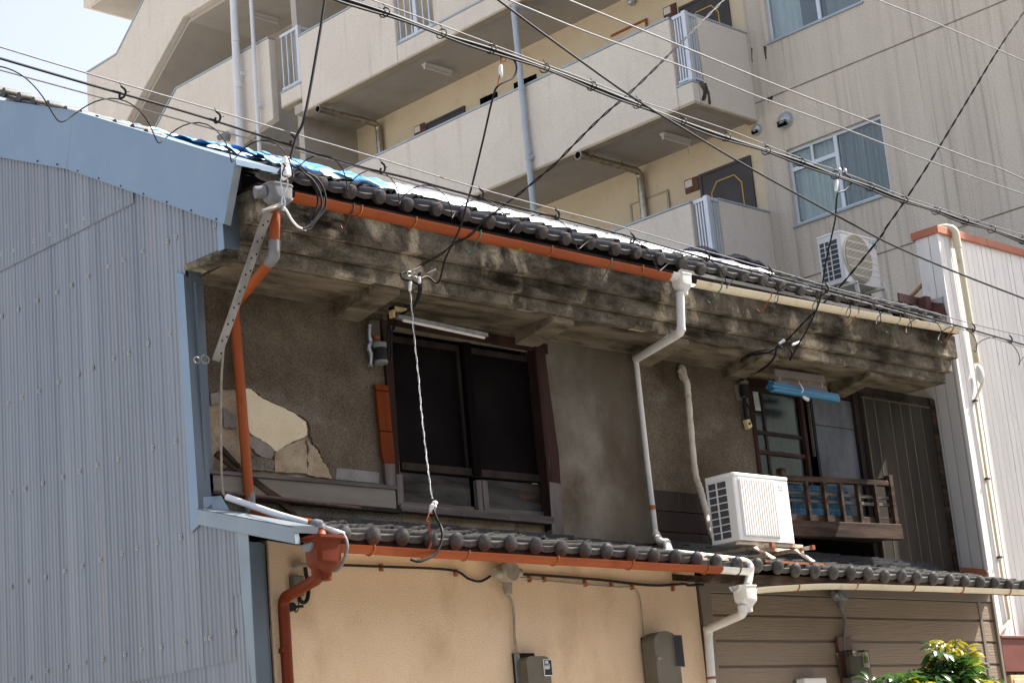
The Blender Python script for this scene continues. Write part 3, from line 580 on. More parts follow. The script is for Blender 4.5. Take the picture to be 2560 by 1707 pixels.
# --- roofs
def prof(u, pan=.026, roll=.034, s=.70):
    return -pan*math.sin(math.pi*u/s) if u < s else roll*math.sin(math.pi*(u-s)/(1-s))
US = [0, .09, .18, .27, .36, .45, .54, .62, .70, .74, .79, .85, .91, .96, 1.0]
def tile_g(wd, L, th=.016, lift=.0, pan=.026, roll=.034):
    g = G(); rows = []
    for y, dz in ((0, lift), (L*.5, lift*.5), (L, 0)):
        rows.append([(u*wd, y, prof(u, pan, roll)+dz) for u in US]+[(u*wd, y, prof(u, pan, roll)+dz-th) for u in reversed(US)])
    return g.loft(rows)
def eave_low_g(wd, L):
    g = tile_g(wd, L, lift=.012, pan=.013)
    top = [(u*wd, -.012, prof(u, .013)+.010) for u in US[:9]]; bot = [(u*wd, -.012, prof(u, .013)*1.3-.027) for u in reversed(US[:9])]
    g.prism(top+bot, (0, .018, 0)); g.ball((.85*wd, -.030, -.006), .059, .044, .066, 16, 10); return g
def eave_up_g(wd, L):
    g = tile_g(wd, L, lift=.012, roll=.048, pan=.016)
    top = [(u*wd, -.010, prof(u, .016)+.010) for u in US[:9]]; bot = [(u*wd, -.010, prof(u, .016)*1.3-.022) for u in reversed(US[:9])]
    g.prism(top+bot, (0, .018, 0)); g.tube([(.85*wd, -.040, -.008), (.85*wd, -.034, -.008), (.85*wd, .02, -.005)], [.051, .056, .056], 18); return g
rt_ = random.Random(11)
def zlow(x):
    pts = [(7.9, 3.70), (8.7, 3.69), (10, 3.69), (11.1, 3.672), (12.2, 3.64), (13.5, 3.60), (15.2, 3.588), (17, 3.56), (18.5, 3.55)]
    for (a, za), (b, zb) in zip(pts, pts[1:]):
        if x <= b: return za+(zb-za)*(x-a)/(b-a)
    return pts[-1][1]
WL = .2672; LS = .262; YE = 10.0
x_first = PY(YE-.02, 8, 225, 560).x-.85*WL
cols = []; x = x_first
while x > XG+.04+WL: x -= WL
while x < 17.52-WL: cols.append(x); x += WL
LR = obj('lower_roof', G().add([(XG+.04, YE+.02, zlow(8)-.05), (17.54, YE+.02, zlow(17.54)-.05), (17.54, YU+.02, zlow(17.54)-.05+LS*1.13), (XG+.04, YU+.02, zlow(8)-.05+LS*1.13)], [(0, 1, 2, 3)]).add(
    [(XG+.04, YE+.06, zlow(8)-.09), (17.54, YE+.06, zlow(17.54)-.09), (17.54, YU+.02, zlow(17.54)-.09+LS*1.13), (XG+.04, YU+.02, zlow(8)-.09+LS*1.13)], [(0, 1, 2, 3)]), 'wood_dark', H, smooth=False)
ELO = mesh('eave_tile', eave_low_g(WL, .30), 'tile_grey'); TLO = mesh('roof_tile', tile_g(WL*1.02, .29, lift=.018, pan=.013), 'tile_grey')
an = math.atan(LS)
for x in cols:
    ww = min(1., (XW-.02-x)/WL)
    for r in range(5):
        y = YE+r*.228; 
        if x > XW-.15 and y+.2 > 10.7: continue
        inst('eave_tile' if r == 0 else 'roof_tile', ELO if r == 0 else TLO, LR, (x+rt_.uniform(-.006, .006), y+rt_.uniform(-.008, .008), zlow(x)+LS*(y-YE)+rt_.uniform(-.004, .004)), (an-.03+rt_.uniform(-.02, .02), rt_.uniform(-.03, .03), rt_.uniform(-.02, .02)))
NOS = mesh('flat_tile', G().box(0, .326, 0, .15, 0, .030), 'tile_blue', smooth=False)
for c in range(4):
    x = (XG+.35 if c < 2 else 12.6)+c*.13
    while x < XW-.33-.12*c:
        inst('flat_tile', NOS, LR, (x, 10.945+.028*c, zlow(x)+.262*.945+.012+.036*c+rt_.uniform(-.003, .003)), (rt_.uniform(-.02, .05), rt_.uniform(-.012, .012), rt_.uniform(-.02, .02))); x += .330
xt0_ = PY(YL, 'b3', 1090, 700).x
obj('eave_board', G().box(xt0_, PY(YL, 9, 150, 850).x, YE+.038, YL, 3.655, 3.67), 'stucco_tan', H, smooth=False)
obj('fascia', G().box(XG+.35, 12.25, YE+.015, YE+.036, 3.585, 3.672), 'wood_dark', H, smooth=False)
obj('fascia', G().box(12.25, 17.54, YE+.015, YE+.036, 3.455, 3.545), 'wood_brown', H, smooth=False)
for x in [12.5+i*.455 for i in range(11)]: obj('rafter', G().bar((x, YE+.05, 3.49), (x, 10.6, 3.60), .045, .055), 'wood_brown', H, smooth=False)
obj('flashing', G().prism([PX(XW-.012, 'a3', *p) for p in ((740, 1135), (1040, 1160), (1110, 1200), (1090, 1250), (760, 1190))], (-.02, 0, 0)), 'coping_red', H, smooth=False)

# upper roof
WU = .2937; au = math.atan(RS)
x_u = PY(RY-.02, 2, 280, 1400).x-.85*WU
while x_u > XG+.01+WU: x_u -= WU
cols = []; x = x_u
while x < XW-.20: cols.append(x); x += WU
UR = obj('upper_roof', G().add([(XG+.03, RY+.03, roof_z(RY+.03)-.06), (17.04, RY+.03, roof_z(RY+.03)-.06), (XW-.05, RR, roof_z(RR)-.06), (XG+.03, RR, roof_z(RR)-.06), (XW-.05, 18.2, roof_z(18.2)), (XG+.03, 18.2, roof_z(18.2))], [(0, 1, 2, 3), (3, 2, 4, 5)]).box(XG+.12, 17.3, RY+.03, 11.1, 6.28, 6.30), 'wood_dark', H, smooth=False)
EUP = mesh('eave_tile', eave_up_g(WU, .32), 'tile_dark'); TUP = mesh('roof_tile', tile_g(WU*1.01, .30, lift=.024, roll=.048, pan=.016), 'tile_dark')
rest = G(); tb = tile_g(WU*1.01, .30, lift=.024, roll=.048, pan=.016)
for x in cols:
    for r in range(17):
        ys = r*.262; y = RY+ys*math.cos(au); z = roof_z(y)+rt_.uniform(-.004, .006)
        if y > RR: break
        if x+WU > 17.02+min(.75, max(0, y-10.55)*1.2): continue
        rot = (au-.045+rt_.uniform(-.02, .02), rt_.uniform(-.045, .045), rt_.uniform(-.03, .03)); loc = (x+rt_.uniform(-.008, .008), y+rt_.uniform(-.012, .012), z)
        if r < 5: inst('eave_tile' if r == 0 else 'roof_tile', EUP if r == 0 else TUP, UR, loc, rot)
        else:
            from mathutils import Euler
            mm = Matrix.Translation(loc) @ Euler(rot).to_matrix().to_4x4(); rest.add([mm @ v for v in tb.v], tb.f)
obj('roof_tiles', rest, 'tile_dark', UR, kind='stuff')
# tiles standing proud along the gable verge
vg = G().box(0, .19, 0, .27, -.03, 0); vg.tube([(-.015, .03, .01), (.10, .03, .012), (.2, .03, .0)], [.044, .044, .03], 12)
VT = mesh('verge_tile', vg, 'tile_grey')
y = 11.55
while y < RR-.1:
    inst('verge_tile', VT, UR, (XG+.06+rt_.uniform(-.02, .02), y, 7.147+.512*(y-11.64)-.055+rt_.uniform(-.006, .006)), (au+.02, rt_.uniform(-.05, .05), rt_.uniform(-.05, .05))); y += .235
vt2 = inst('verge_tile', mesh('verge_tile', eave_up_g(WU, .3), 'tile_grey'), UR, (XG+.10, RY+.02, roof_z(RY)-.02), (au, 0, .03))

# --- gutters
def half_pipe(p0, p1, r, n=10, sag=0., segs=14, tilt=0.):
    g = G(); p0, p1 = Vector(p0), Vector(p1); rings = []
    for i in range(segs+1):
        t = i/segs; p = p0.lerp(p1, t); p.z -= sag*4*t*(1-t); p.z += .004*noise.noise((p.x*1.7, 3, 1))
        pr_ = []
        for j in range(n+1):
            a = math.pi*(1+j/n); pr_.append((p.x, p.y+r*math.cos(a), p.z+r*.95*math.sin(a)))
        for j in range(n, -1, -1):
            a = math.pi*(1+j/n); pr_.append((p.x, p.y+(r-.004)*math.cos(a), p.z+(r-.004)*.95*math.sin(a)))
        rings.append(pr_)
    return g.loft(rings)
YG, YGL = 10.19, 9.93
gx0 = PY(YG, 'b1', 870, 560).x; gx1 = PY(YG, 5, 2235, 345).x; gx2 = PY(YG, 6, 85, 390).x; gx3 = PY(YG, 6, 1890, 730).x
GU = obj('gutter', half_pipe((gx0, YG, 6.195), (gx1, YG, 6.183), .058), 'pvc_orange', H)
GW = obj('gutter', half_pipe((gx2, YG, 6.175), (gx3, YG, 6.262), .056, sag=.012), 'pvc_cream', H)
def hook(x, z, r, mat, drop=0.): 
    g = G(); pts = [(x, YG-r*math.cos(a)*1.03, z-r*1.02*math.sin(a)) for a in [math.pi*i/10 for i in range(11)]]
    pts = [(x, YG-r-.004, z+.012)]+pts
    if drop: pts = [(x, YG-r-.006, z+.015)]+pts[1:6]+[(x+.01, YG+.03, z-.09), (x+.03, YG+.10, z-.13), (x+.06, YG+.16, z-.11), (x+.075, YG+.20, z-.06)]
    return g.tube(crom(pts, 3), .0065, 6)
for t, x, y, m, d in ((2, 115, 1430, 'rust', 0), (2, 60, 1430, 'hook_dark', 1), (5, 490, 10, 'rust', 0), (5, 930, 110, 'hook_green', 1), (5, 1420, 200, 'rust', 0), (5, 1825, 285, 'hook_green', 1), (5, 2040, 330, 'rust', 0), ('b1', 1240, 750, 'hook_dark', 1)):
    xx = PY(YG, t, x, y).x; obj('bracket', hook(xx, 6.19, .059, m, d), m, GU)
for x, m in ((255, 'hook_green'), (595, 'rust'), (910, 'hook_green'), (1195, 'rust'), (1480, 'hook_green'), (1845, 'rust')):
    xx = PY(YG, 6, x, 390+x*.2).x; obj('bracket', hook(xx, 6.175+.087*(xx-gx2)/(gx3-gx2), .057, m, 1), m, GW)
obj('sleeve', half_pipe((PY(YG, 6, 1560, 650).x, YG, 6.243), (PY(YG, 6, 1600, 660).x, YG, 6.247), .060, segs=2), 'pvc_cream', GW)
lx0 = PY(YGL, 'b3', 1210, 520).x; lx1 = PY(YGL, 9, 265, 795).x; lx2 = PY(YGL, 9, 455, 800).x; rx0 = PY(YGL, 9, 515, 925).x
GL = obj('gutter', half_pipe((lx0-.05, YGL, 3.595), (lx1, YGL, 3.570), .056), 'pvc_orange', H)
GLw = obj('gutter', half_pipe((lx1-.01, YGL, 3.572), (lx2+.02, YGL, 3.568), .053, segs=3), 'pvc_white', H)
GR = obj('gutter', half_pipe((rx0-.03, YGL, 3.408), (rx0+1.3, YGL, 3.475), .050, sag=-.012), 'pvc_cream', H)
obj('gutter_length', half_pipe((rx0+1.3, YGL, 3.475), (17.54, YGL, 3.49), .049, sag=-.006), 'pvc_cream', GR)
def strap(x, z, r, mat, par):
    g = G(); g.tube([(x, YGL-(r+.004)*math.cos(a), z-(r+.003)*.97*math.sin(a)) for a in [-.15+(math.pi+.2)*i/12 for i in range(13)]], .006, 6); obj('bracket', g, mat, par)
for t, x, y in ((8, 200, 640), (8, 850, 700), (8, 1460, 740), (8, 1975, 780), (9, 165, 790)): xx = PY(YGL, t, x, y).x; strap(xx, 3.595-.025*(xx-lx0)/(lx1-lx0), .056, 'rust', GL)
strap(PY(YGL, 9, 385, 800).x, 3.57, .053, 'hook_dark', GLw)
for x in (788, 1190, 1580, 1910, 2230): xx = PY(YGL, 9, x, 915).x; strap(xx, 3.408+.067*min(1, (xx-rx0)/1.3)+.01, .050, 'rust', GR)

def funnel(name, c, w0, d0, h, rb, mat, par, rim=.0):
    """rain hopper: a rounded box that narrows to a pipe"""
    c = Vector(c); n = 20; rings = []
    def ring(z, wx, dy, e):
        q = []
        for i in range(n):
            a = 2*math.pi*i/n; ca, sa = math.cos(a), math.sin(a); k = (abs(ca)**e+abs(sa)**e)**(-1/e); q.append((c.x+wx*ca*k, c.y+dy*sa*k, c.z+z))
        return q
    lev = [(0, w0*1.04, d0*1.04, 5), (-.012, w0*1.04, d0*1.04, 5), (-.014, w0*.98, d0*.98, 5), (-h*.5, w0*.95, d0*.95, 4.5), (-h*.58, w0*.93, d0*.93, 4), (-h*.70, w0*.74, d0*.76, 3), (-h*.80, rb*1.25, rb*1.2, 2.2), (-h*.86, rb*1.12, rb*1.12, 2.2), (-h, rb*1.1, rb*1.1, 2)]
    if rim: lev = [(rim, w0*1.22, d0*1.22, 6), (rim*.45, w0*1.22, d0*1.22, 6), (rim*.2, w0*1.02, d0*1.02, 6)]+lev[2:]
    return obj(name, G().loft([ring(*q) for q in lev]), mat, par, ang=30)
def pipe(name, pts, r, mat, par, fil=.07, sleeves=(), smat=None, label=None, n=14):
    P = fillet(pts, fil, 7); o = obj(name, G().tube(P, r, n), mat, par, label=label)
    for a, b in sleeves: obj('sleeve', G().tube(fillet([a, b], .01), r*1.10, n), smat or mat, o)
    return o
# left: grey hopper, orange pipe behind the slotted bar, down the wall, across the lower roof
hg = PY(YG, 'b1', 690, 470)
o = funnel('rain_hopper', (hg.x, YG, 6.24), .105, .075, .20, .04, 'pvc_grey', H)
obj('outlet', G().tube([(hg.x-.10, YG+.01, 6.18), (hg.x-.17, YG+.04, 6.17)], .045, 14), 'pvc_grey', o)
a = PY(YG, 'b1', 668, 700); b = PY(YG, 'b1', 655, 1370); cpt = PY(YU-.07, 4, 1600, 560); d = PY(YU-.06, 7, 1712, 410)
P_or = [a, b, cpt, d]
po = pipe('downpipe', P_or, .038, 'pvc_orange', H, .06)
v1 = (b-a).normalized(); v2 = (cpt-b).normalized()
obj('elbow', G().tube(fillet([b-v1*.12, b, b+v2*.10], .06, 7), .042, 14), 'pvc_grey', po)
v3 = (d-cpt).normalized(); e0 = PY(YU-.06, 7, 1705, 265)
obj('elbow', G().tube([e0, d], .042, 14), 'pvc_grey', po)
obj('sleeve', G().tube([PY(YU-.06, 4, 1610, 700), PY(YU-.06, 4, 1612, 745)], .041, 14), 'pvc_orange', po)
h2 = PY(YGL, 'b3', 1030, 400)
q0 = Vector((d.x, YU-.1, 4.02)); q1 = PY(10.02, 'b3', 1010, 190); q2 = Vector((h2.x, YGL, 3.62))
obj('floor_pipe', G().tube(fillet([d, q0, q1, q2], .08, 7), .036, 14), 'pvc_orange', po)
vd = (q1-q0).normalized()
obj('elbow', G().tube(fillet([q1-vd*.07, q1, q1+(q2-q1).normalized()*.075], .06, 7), .042, 14), 'pvc_grey', po)
o = funnel('rain_hopper', (h2.x, YGL-.01, PY(YGL, 'b3', 1030, 420).z), .115, .09, .26, .042, 'pvc_brown', H, rim=.035)
ec = PY(YGL, 'b3', 790, 530)
obj('end_cap', G().prism([(h2.x-.13, YGL-.055*math.cos(math.pi*i/10), 3.595-.055*math.sin(math.pi*i/10)) for i in range(11)], (.03, 0, 0)), 'pvc_grey', o, smooth=False)
ybr = YL-.06
hp = [PY(YGL, 'b3', 975, 740), PY(YGL, 'b3', 975, 930), PY(ybr, 'b3', 490, 1205), PY(ybr, 'b3', 512, 1560)]
hp.append(hp[3]+(Vector((0, 0, -1)))*2.2)
pb = pipe('downpipe', hp, .041, 'pvc_brown', H, .075)
obj('sleeve', G().tube([hp[0]+Vector((0, 0, .02)), hp[0]-Vector((0, 0, .06))], .046, 14), 'pvc_brown', pb)
cz = PY(ybr, 7, 1950, 1330); obj('clamp', G().tube([cz+Vector((0, 0, .012)), cz-Vector((0, 0, .02))], .046, 14), 'pvc_brown', pb)
# middle: white hopper and pipe
hm = PY(YG, 'b7', 620, 215)
o = funnel('rain_hopper', (hm.x, YG, 6.215), .088, .07, .19, .04, 'pvc_white', H)
obj('outlet', half_pipe((hm.x-.17, YG, 6.20), (hm.x-.05, YG, 6.20), .062, segs=2), 'pvc_white', o)
wp = [PY(YG, 'b7', 612, 400), PY(YG, 'b7', 622, 830), PY(YU-.08, 'b7', 130, 1120)]
pw = pipe('downpipe', wp, .038, 'pvc_white', H, .05)
obj('sleeve', G().tube([PY(YG, 'b7', 620, 780), PY(YG, 'b7', 621, 815)], .042, 14), 'pvc_white', pw)
th = [wp[2]+Vector((.0, 0, .03)), PY(YU-.08, 8, 2095, 0), PY(YU-.08, 8, 2160, 545)]
th += [PY(10.75, 8, 2175, 580), PY(10.72, 8, 2240, 600), PY(10.52, 8, 2250, 660)]
y_p = 10.36
th2 = [PY(10.40, 8, 2240, 665), PY(10.12, 9, 20, 678), PY(10.08, 9, 450, 728), PY(9.98, 9, 487, 760), PY(9.94, 9, 462, 885)]
obj('wall_pipe', G().tube(fillet(th, .05, 6), .024, 12), 'pvc_white', pw)
obj('elbow', G().tube(fillet([PY(YU-.09, 8, 2160, 540), PY(10.9, 8, 2185, 590), PY(10.7, 8, 2235, 598), PY(10.5, 8, 2250, 660)], .05, 6), .036, 12), 'pvc_white', pw)
obj('floor_pipe', G().tube(fillet(th2, .06, 6), .034, 12), 'pvc_white', pw)
obj('clamp', G().tube([PY(YU-.08, 8, 2132, 345), PY(YU-.08, 8, 2135, 372)], .029, 12), 'rust', pw)
hr = PY(YGL, 9, 440, 905)
o = funnel('rain_hopper', (hr.x, YGL, PY(YGL, 9, 440, 893).z), .10, .075, .22, .042, 'pvc_white', H)
obj('outlet', half_pipe((hr.x-.135, YGL, 3.425), (hr.x-.06, YGL, 3.425), .055, segs=2), 'pvc_white', o)
ypw = YL-.07
hp = [PY(YGL, 9, 437, 1015), PY(YGL, 9, 432, 1085), PY(ypw, 9, 190, 1190), PY(ypw, 9, 217, 1559)]; hp.append(hp[3]-Vector((0, 0, 2.2)))
pr2 = pipe('downpipe', hp, .037, 'pvc_white', H, .06)
cz = PY(ypw, 9, 215, 1522); obj('clamp', G().tube([cz+Vector((0, 0, .01)), cz-Vector((0, 0, .012))], .040, 14), 'rust', pr2)
for a_, b_ in ((hp[2]+Vector((0, 0, .02)), hp[2]-Vector((0, 0, .05))), (hp[1]+Vector((0, 0, .07)), hp[1]+Vector((0, 0, .01)))): obj('sleeve', G().tube([a_, b_], .041, 14), 'pvc_white', pr2)

# --- lower walls
xt0, xt1 = PY(YL, 7, 1842, 800).x, PY(YL, 9, 122, 1000).x
obj('lower_wall', G().box(xt0, xt1, YL, YL+.15, 0, 3.75), 'stucco_tan', H, bevel=.006, smooth=False)
obj('broken_plaster', G().prism([PY(YL+.02, 7, x, y) for x, y in ((1790, 590), (1850, 640), (1838, 800), (1860, 1000), (1845, 1200), (1880, 1559), (1845, 1559), (1800, 900))], (0, .08, 0)), 'wood_brown', H, smooth=False)
obj('dark_gap', G().box(XG+.1, 18, YL+.2, YL+.22, 0, 3.7), 'void_dark', H, smooth=False)
YS = 10.60
xb0, xb1 = PY(YS, 9, 205, 1100).x, PY(YS, 9, 2135, 1100).x
SW = obj('siding_wall', G().box(xt1+.04, xb1, YS, YS+.1, 0, 3.5), 'siding_trim', H, smooth=False)
zz = [PY(YS-.02, 9, 1000, y).z for y in (935, 965, 1108, 1273, 1441)]
zz += [zz[-1]-(zz[-2]-zz[-1])*i for i in range(1, 18)]
xv = PY(YS-.02, 9, 2060, 1200).x; xv2 = PY(YS-.02, 9, 2118, 1200).x
prev = zz[1]
for i, z in enumerate(zz[2:]):
    if z < 0: break
    for a, b in ((xb0+.01, xv-.003), (xv+.055, xb1-.03)):
        g = G().prism([(a, YS-.004, prev-.004), (a, YS-.020, prev-.012), (a, YS-.022, z+.016), (a, YS-.006, z+.012), (a, YS, z+.012), (a, YS, prev-.004)], (b-a, 0, 0))
        obj('siding_board', g, 'siding', SW, smooth=False)
    prev = z
obj('trim', G().box(xb0-.06, xb1-.02, YS-.034, YS-.0, zz[1], zz[0]+.05), 'siding_trim', SW, bevel=.003, smooth=False)
obj('trim', G().box(xt1+.05, xb0+.0, YS-.036, YS-.0, 0, zz[0]+.05), 'siding_trim', SW, bevel=.003, smooth=False)
obj('trim', G().box(xv, xv+.05, YS-.030, YS-.0, 0, zz[1]), 'siding_trim', SW, bevel=.003, smooth=False)
obj('trim', G().box(xb1-.026, xb1+.02, YS-.045, YS-.0, 0, zz[0]+.05), 'siding_trim', SW, bevel=.003, smooth=False)
# moss in the gutters
for t, x, y, pl, s in ((2, 540, 1517, YG, .05), (2, 300, 1480, YG, .04), (5, 700, 22, YG, .05), (5, 870, 68, YG, .04), (5, 1200, 143, YG, .07), (5, 1420, 186, YG, .04), (5, 1590, 220, YG, .035), (5, 1720, 250, YG, .03), (8, 1580, 617, 10.2, .04), (8, 1760, 737, YGL, .035), (8, 1920, 742, YGL, .03)):
    p = PY(pl, t, x, y); g = G(); rr_ = random.Random(x)
    for i in range(7): g.ball((p.x+rr_.uniform(-1, 1)*s, p.y+rr_.uniform(-.2, .2)*s, p.z+rr_.uniform(-.3, 0)*s), s*rr_.uniform(.25, .5), s*.35, s*rr_.uniform(.2, .38), 8, 5)
    obj('moss', g, 'moss', GU if pl == YG else GL, kind='stuff')

# ================================================================== white building on the right
YW, ZW = 10.70, 7.575
WB = thing('white_building', 'white painted plank fronted building with red brown coping to the right of the old house', 'building', (XW, YW, 0))
obj('core_wall', G().box(XW+.02, 21.4, YW+.03, YW+.26, 0, ZW).box(XW+.02, 21.4, YW+.2, YU+.3, 0, 6.9), 'void_dark', WB, smooth=False)
rw = random.Random(5)
x = XW+.035
while x < 21.4:
    obj('plank', G().prism([(x+.003, YW+.02, 0), (x+.005, YW+rw.uniform(-.003, .003), 0), (x+.101, YW+rw.uniform(-.003, .003), 0), (x+.103, YW+.02, 0)], (0, 0, ZW)), 'white_paint', WB, smooth=False); x += .106
obj('corner_trim', G().box(XW-.006, XW+.033, YW-.008, YW+.03, 0, ZW), 'white_paint', WB, bevel=.002, smooth=False)
for a, b in ((YW+.031, 10.750), (10.758, 10.880), (10.888, 11.010), (11.018, YU+.1)): obj('side_board', G().box(XW, XW+.022, a, b, 0, 6.86), 'white_board', WB, bevel=.0015, smooth=False)
for a, b in ((YW+.031, 10.812), (10.820, 10.985)): obj('side_board', G().box(XW, XW+.022, a, b, 6.862, ZW), 'white_paint', WB, bevel=.0015, smooth=False)
for a, b in ((XW-.03, 18.75), (18.753, 20.1), (20.103, 21.4)): obj('coping', G().box(a, b, YW-.035, 11.02, ZW, ZW+.085), 'coping_red', WB, bevel=.004, smooth=False)
cf = G().prism([PX(XW-.01, 'a1', *p) for p in ((490, 935), (690, 950), (735, 1085), (640, 1110), (520, 1030))], (-.015, 0, 0)); obj('flashing', cf, 'flash_brown', WB, smooth=False)
obj('flashing', G().box(XW-.50, XW-.02, 10.98, 11.0, 6.80, 6.90).box(XW-.16, XW-.06, 10.86, 10.97, 6.74, 6.88), 'flash_brown', WB, bevel=.004, smooth=False)
# vent duct with its goose neck
yv = YW-.06
t0 = PY(yv, 'a1', 845, 330); t1 = PY(yv, 'a2', 1055, 120)
VD = obj('vent_duct', G().tube([t0, t1], .037, 14), 'pvc_cream', WB)
obj('goose_neck', G().tube(fillet([t0-Vector((0, 0, .02)), t0+Vector((-.01, 0, .20)), t0+Vector((-.10, .10, .235)), t0+Vector((-.24, .30, .12))], .12, 8), .045, 14), 'pvc_cream', VD)
obj('joint_box', G().ball(PY(yv, 'a2', 1085, 240), .055, .045, .105, 14, 10), 'pvc_white', VD)
cp = [PY(yv-.02, 'a2', 1125, 275), PY(yv, 'a2', 1110, 350), PY(YW-.025, 'a2', 1038, 520), PY(YW-.02, 'a2', 1165, 1370), PY(YW-.02, 'a3', 1235, 940), PY(YW-.02, 9, 2225, 960), PY(YW-.02, 9, 2255, 1130), PY(YW-.05, 9, 2178, 1222), PY(YW-.05, 9, 2215, 1559)]
cp.append(cp[-1]-Vector((0, 0, 2))); obj('thin_pipe', G().tube(fillet(cp, .03, 4), .016, 10), 'pvc_cream', VD)
for t, x, y in (('a2', 1035, 530), ('a2', 1167, 1378), ('a3', 1248, 1005)): p = PY(YW-.02, t, x, y); obj('clamp', G().box(p.x-.026, p.x+.026, p.y-.024, p.y+.02, p.z-.012, p.z+.012), 'hook_dark', VD, bevel=.003)
# red brown panel low on its front
b0 = PY(YW-.12, 9, 2192, 1252); b1 = PY(YW-.12, 9, 2215, 1480)
SBn = thing('panel_box', 'red brown metal box panel fixed low on the white plank front at the picture edge', 'panel', (b0.x+.6, YW-.1, b1.z))
obj('front', G().box(b0.x, b0.x+1.3, YW-.12, YW-.01, b1.z, b0.z), 'panel_red_shaded', SBn, bevel=.006, smooth=False)
obj('top_lip', G().box(b0.x-.015, b0.x+1.3, YW-.14, YW-.01, b0.z, b0.z+.03), 'panel_red_shaded', SBn, bevel=.004, smooth=False)
obj('frame', G().box(b0.x+.10, b0.x+1.3, YW-.11, YW-.01, b1.z-.5, b1.z-.03), 'yellow_plastic', SBn, bevel=.006, smooth=False)
for i in range(3): obj('slat', G().box(b0.x+.14, b0.x+1.28, YW-.12, YW-.1, b1.z-.14-i*.1, b1.z-.075-i*.1), 'yellow_plastic', SBn, bevel=.004, smooth=False)

# ================================================================== apartment block behind
XA, XB, YE_ = 21.6, 20.163, 15.69
AP = thing('apartment_building', 'tall beige apartment block with access balconies rising behind the old tiled house', 'building', (XA, 15.7, 0))
# windowed wall
wl = [PX(XA, 3, x, y) for x, y in ((722, 1035), (1362, 775), (1448, 1305), (790, 1553))]
w0 = (min(wl[1].y, wl[2].y)+.01, (wl[0].y+wl[3].y)/2, (wl[2].z+wl[3].z)/2, (wl[0].z+wl[1].z)/2)
wu = [PX(XA, 3, x, y) for x, y in ((610, 295), (1240, 15))]
w1 = (wu[1].y, wu[0].y, (wu[0].z+wu[1].z)/2, (wu[0].z+wu[1].z)/2+1.35)
AW = obj('wall', wall_grid(G(), 'x', XA, 9.6, YE_+.0, 0, 21, [w0, w1], .11), 'apt_wall', AP, smooth=False)
obj('core', G().box(XA+.6, XA+.7, 9.6, 31, 0, 21).box(XA+.3, XA+10, 9.6, 9.75, 0, 21).box(XA, XA+.3, 9.6, 9.75, 0, 21), 'void_dark', AP, smooth=False)
j1 = PX(XA, 3, 1400, 345).z; j2 = PX(XA, 3, 2100, 1495).z
for z in (j1, j2, j1+2.81): obj('joint', G().box(XA-.004, XA+.01, 9.6, YE_, z-.010, z+.010), 'joint_dark', AW, smooth=False)
def apt_window(h, split, transom):
    y0, y1, z0, z1 = h; x = XA+.06
    wn = obj('window', G().box(x, x+.05, y0, y0+.045, z0, z1).box(x, x+.05, y1-.045, y1, z0, z1).box(x, x+.05, y0+.045, y1-.045, z0, z0+.05).box(x, x+.05, y0+.045, y1-.045, z1-.045, z1), 'alu', AP, smooth=False)
    ym = y0+(y1-y0)*split
    obj('sash', G().box(x-.006, x+.04, ym-.03, ym+.03, z0+.05, z1-.045), 'alu', wn, smooth=False)
    for a, b in ((y0+.045, ym-.03), (ym+.03, y1-.045)):
        obj('pane', G().box(x+.02, x+.024, a, b, z0+.05, z1-.045), 'glass', wn, smooth=False)
    if transom:
        zt = z0+(z1-z0)*.735; obj('transom', G().box(x-.004, x+.035, ym+.03, y1-.045, zt-.03, zt+.03), 'alu', wn, smooth=False)
        yc = (ym+y1)/2; obj('transom', G().box(x-.004, x+.035, yc-.02, yc+.02, zt+.03, z1-.045), 'alu', wn, smooth=False)
    obj('sill', G().box(XA-.035, XA+.06, y0-.03, y1+.03, z0-.03, z0+.004), 'coping_blue', wn, smooth=False)
    return wn, ym
wn, ym = apt_window(w0, .50, True)
for a, b, m in ((w0[0], ym-.0, 'curtain_grey'), (ym, w0[1], 'curtain')):
    g = G(); g.sheet([[(XA+.20+.022*math.sin(i*.9)+.01*math.sin(i*2.3), a+(b-a)*i/60, z) for z in (w0[2]-.1, w0[3]+.1)] for i in range(61)]); obj('curtain', g, m, wn)
wn, ym = apt_window(w1, .46, False)
g = G(); yc = ym+(w1[1]-ym)*.45; g.sheet([[(XA+.20+.022*math.sin(i*.9), yc+(w1[1]+.1-yc)*i/40, z) for z in (w1[2]-.1, w1[3]+.1)] for i in range(41)]); obj('curtain', g, 'curtain', wn)
obj('blind', G().box(XA+.3, XA+.32, w1[0]-.1, ym+.02, w1[2]-.1, w1[3]), 'curtain_grey', wn, smooth=False)
# walkways: one slab, wall stretch and parapet for each storey
CWH = []
cw = obj('corridor_wall', wall_grid(G(), 'x', XA, YE_+.001, 24.6, 0, 21, [], 0), 'apt_corridor', AP, smooth=False)
obj('stair_wall', G().box(XA+.4, XA+.5, 24.6, 31.1, 0, 17.4).box(XB+.2, XA+.5, 24.6, 24.75, 0, 21), 'apt_soffit', AP, smooth=False)
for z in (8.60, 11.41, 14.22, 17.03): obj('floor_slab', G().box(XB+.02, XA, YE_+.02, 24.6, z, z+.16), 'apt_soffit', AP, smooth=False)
TH = .15
def parapet(y0, y1, z0, z1, cop=True, x=XB):
    p = obj('parapet', G().box(x, x+TH, y0, y1, z0, z1), 'apt_parapet', AP, bevel=.012, smooth=False)
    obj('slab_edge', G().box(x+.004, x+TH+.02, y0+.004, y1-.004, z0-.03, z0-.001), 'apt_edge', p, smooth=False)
    if cop: obj('coping', G().box(x-.012, x+TH+.012, y0-.002, y1+.002, z1+.001, z1+.03), 'coping_blue', p, bevel=.004, smooth=False)
    return p
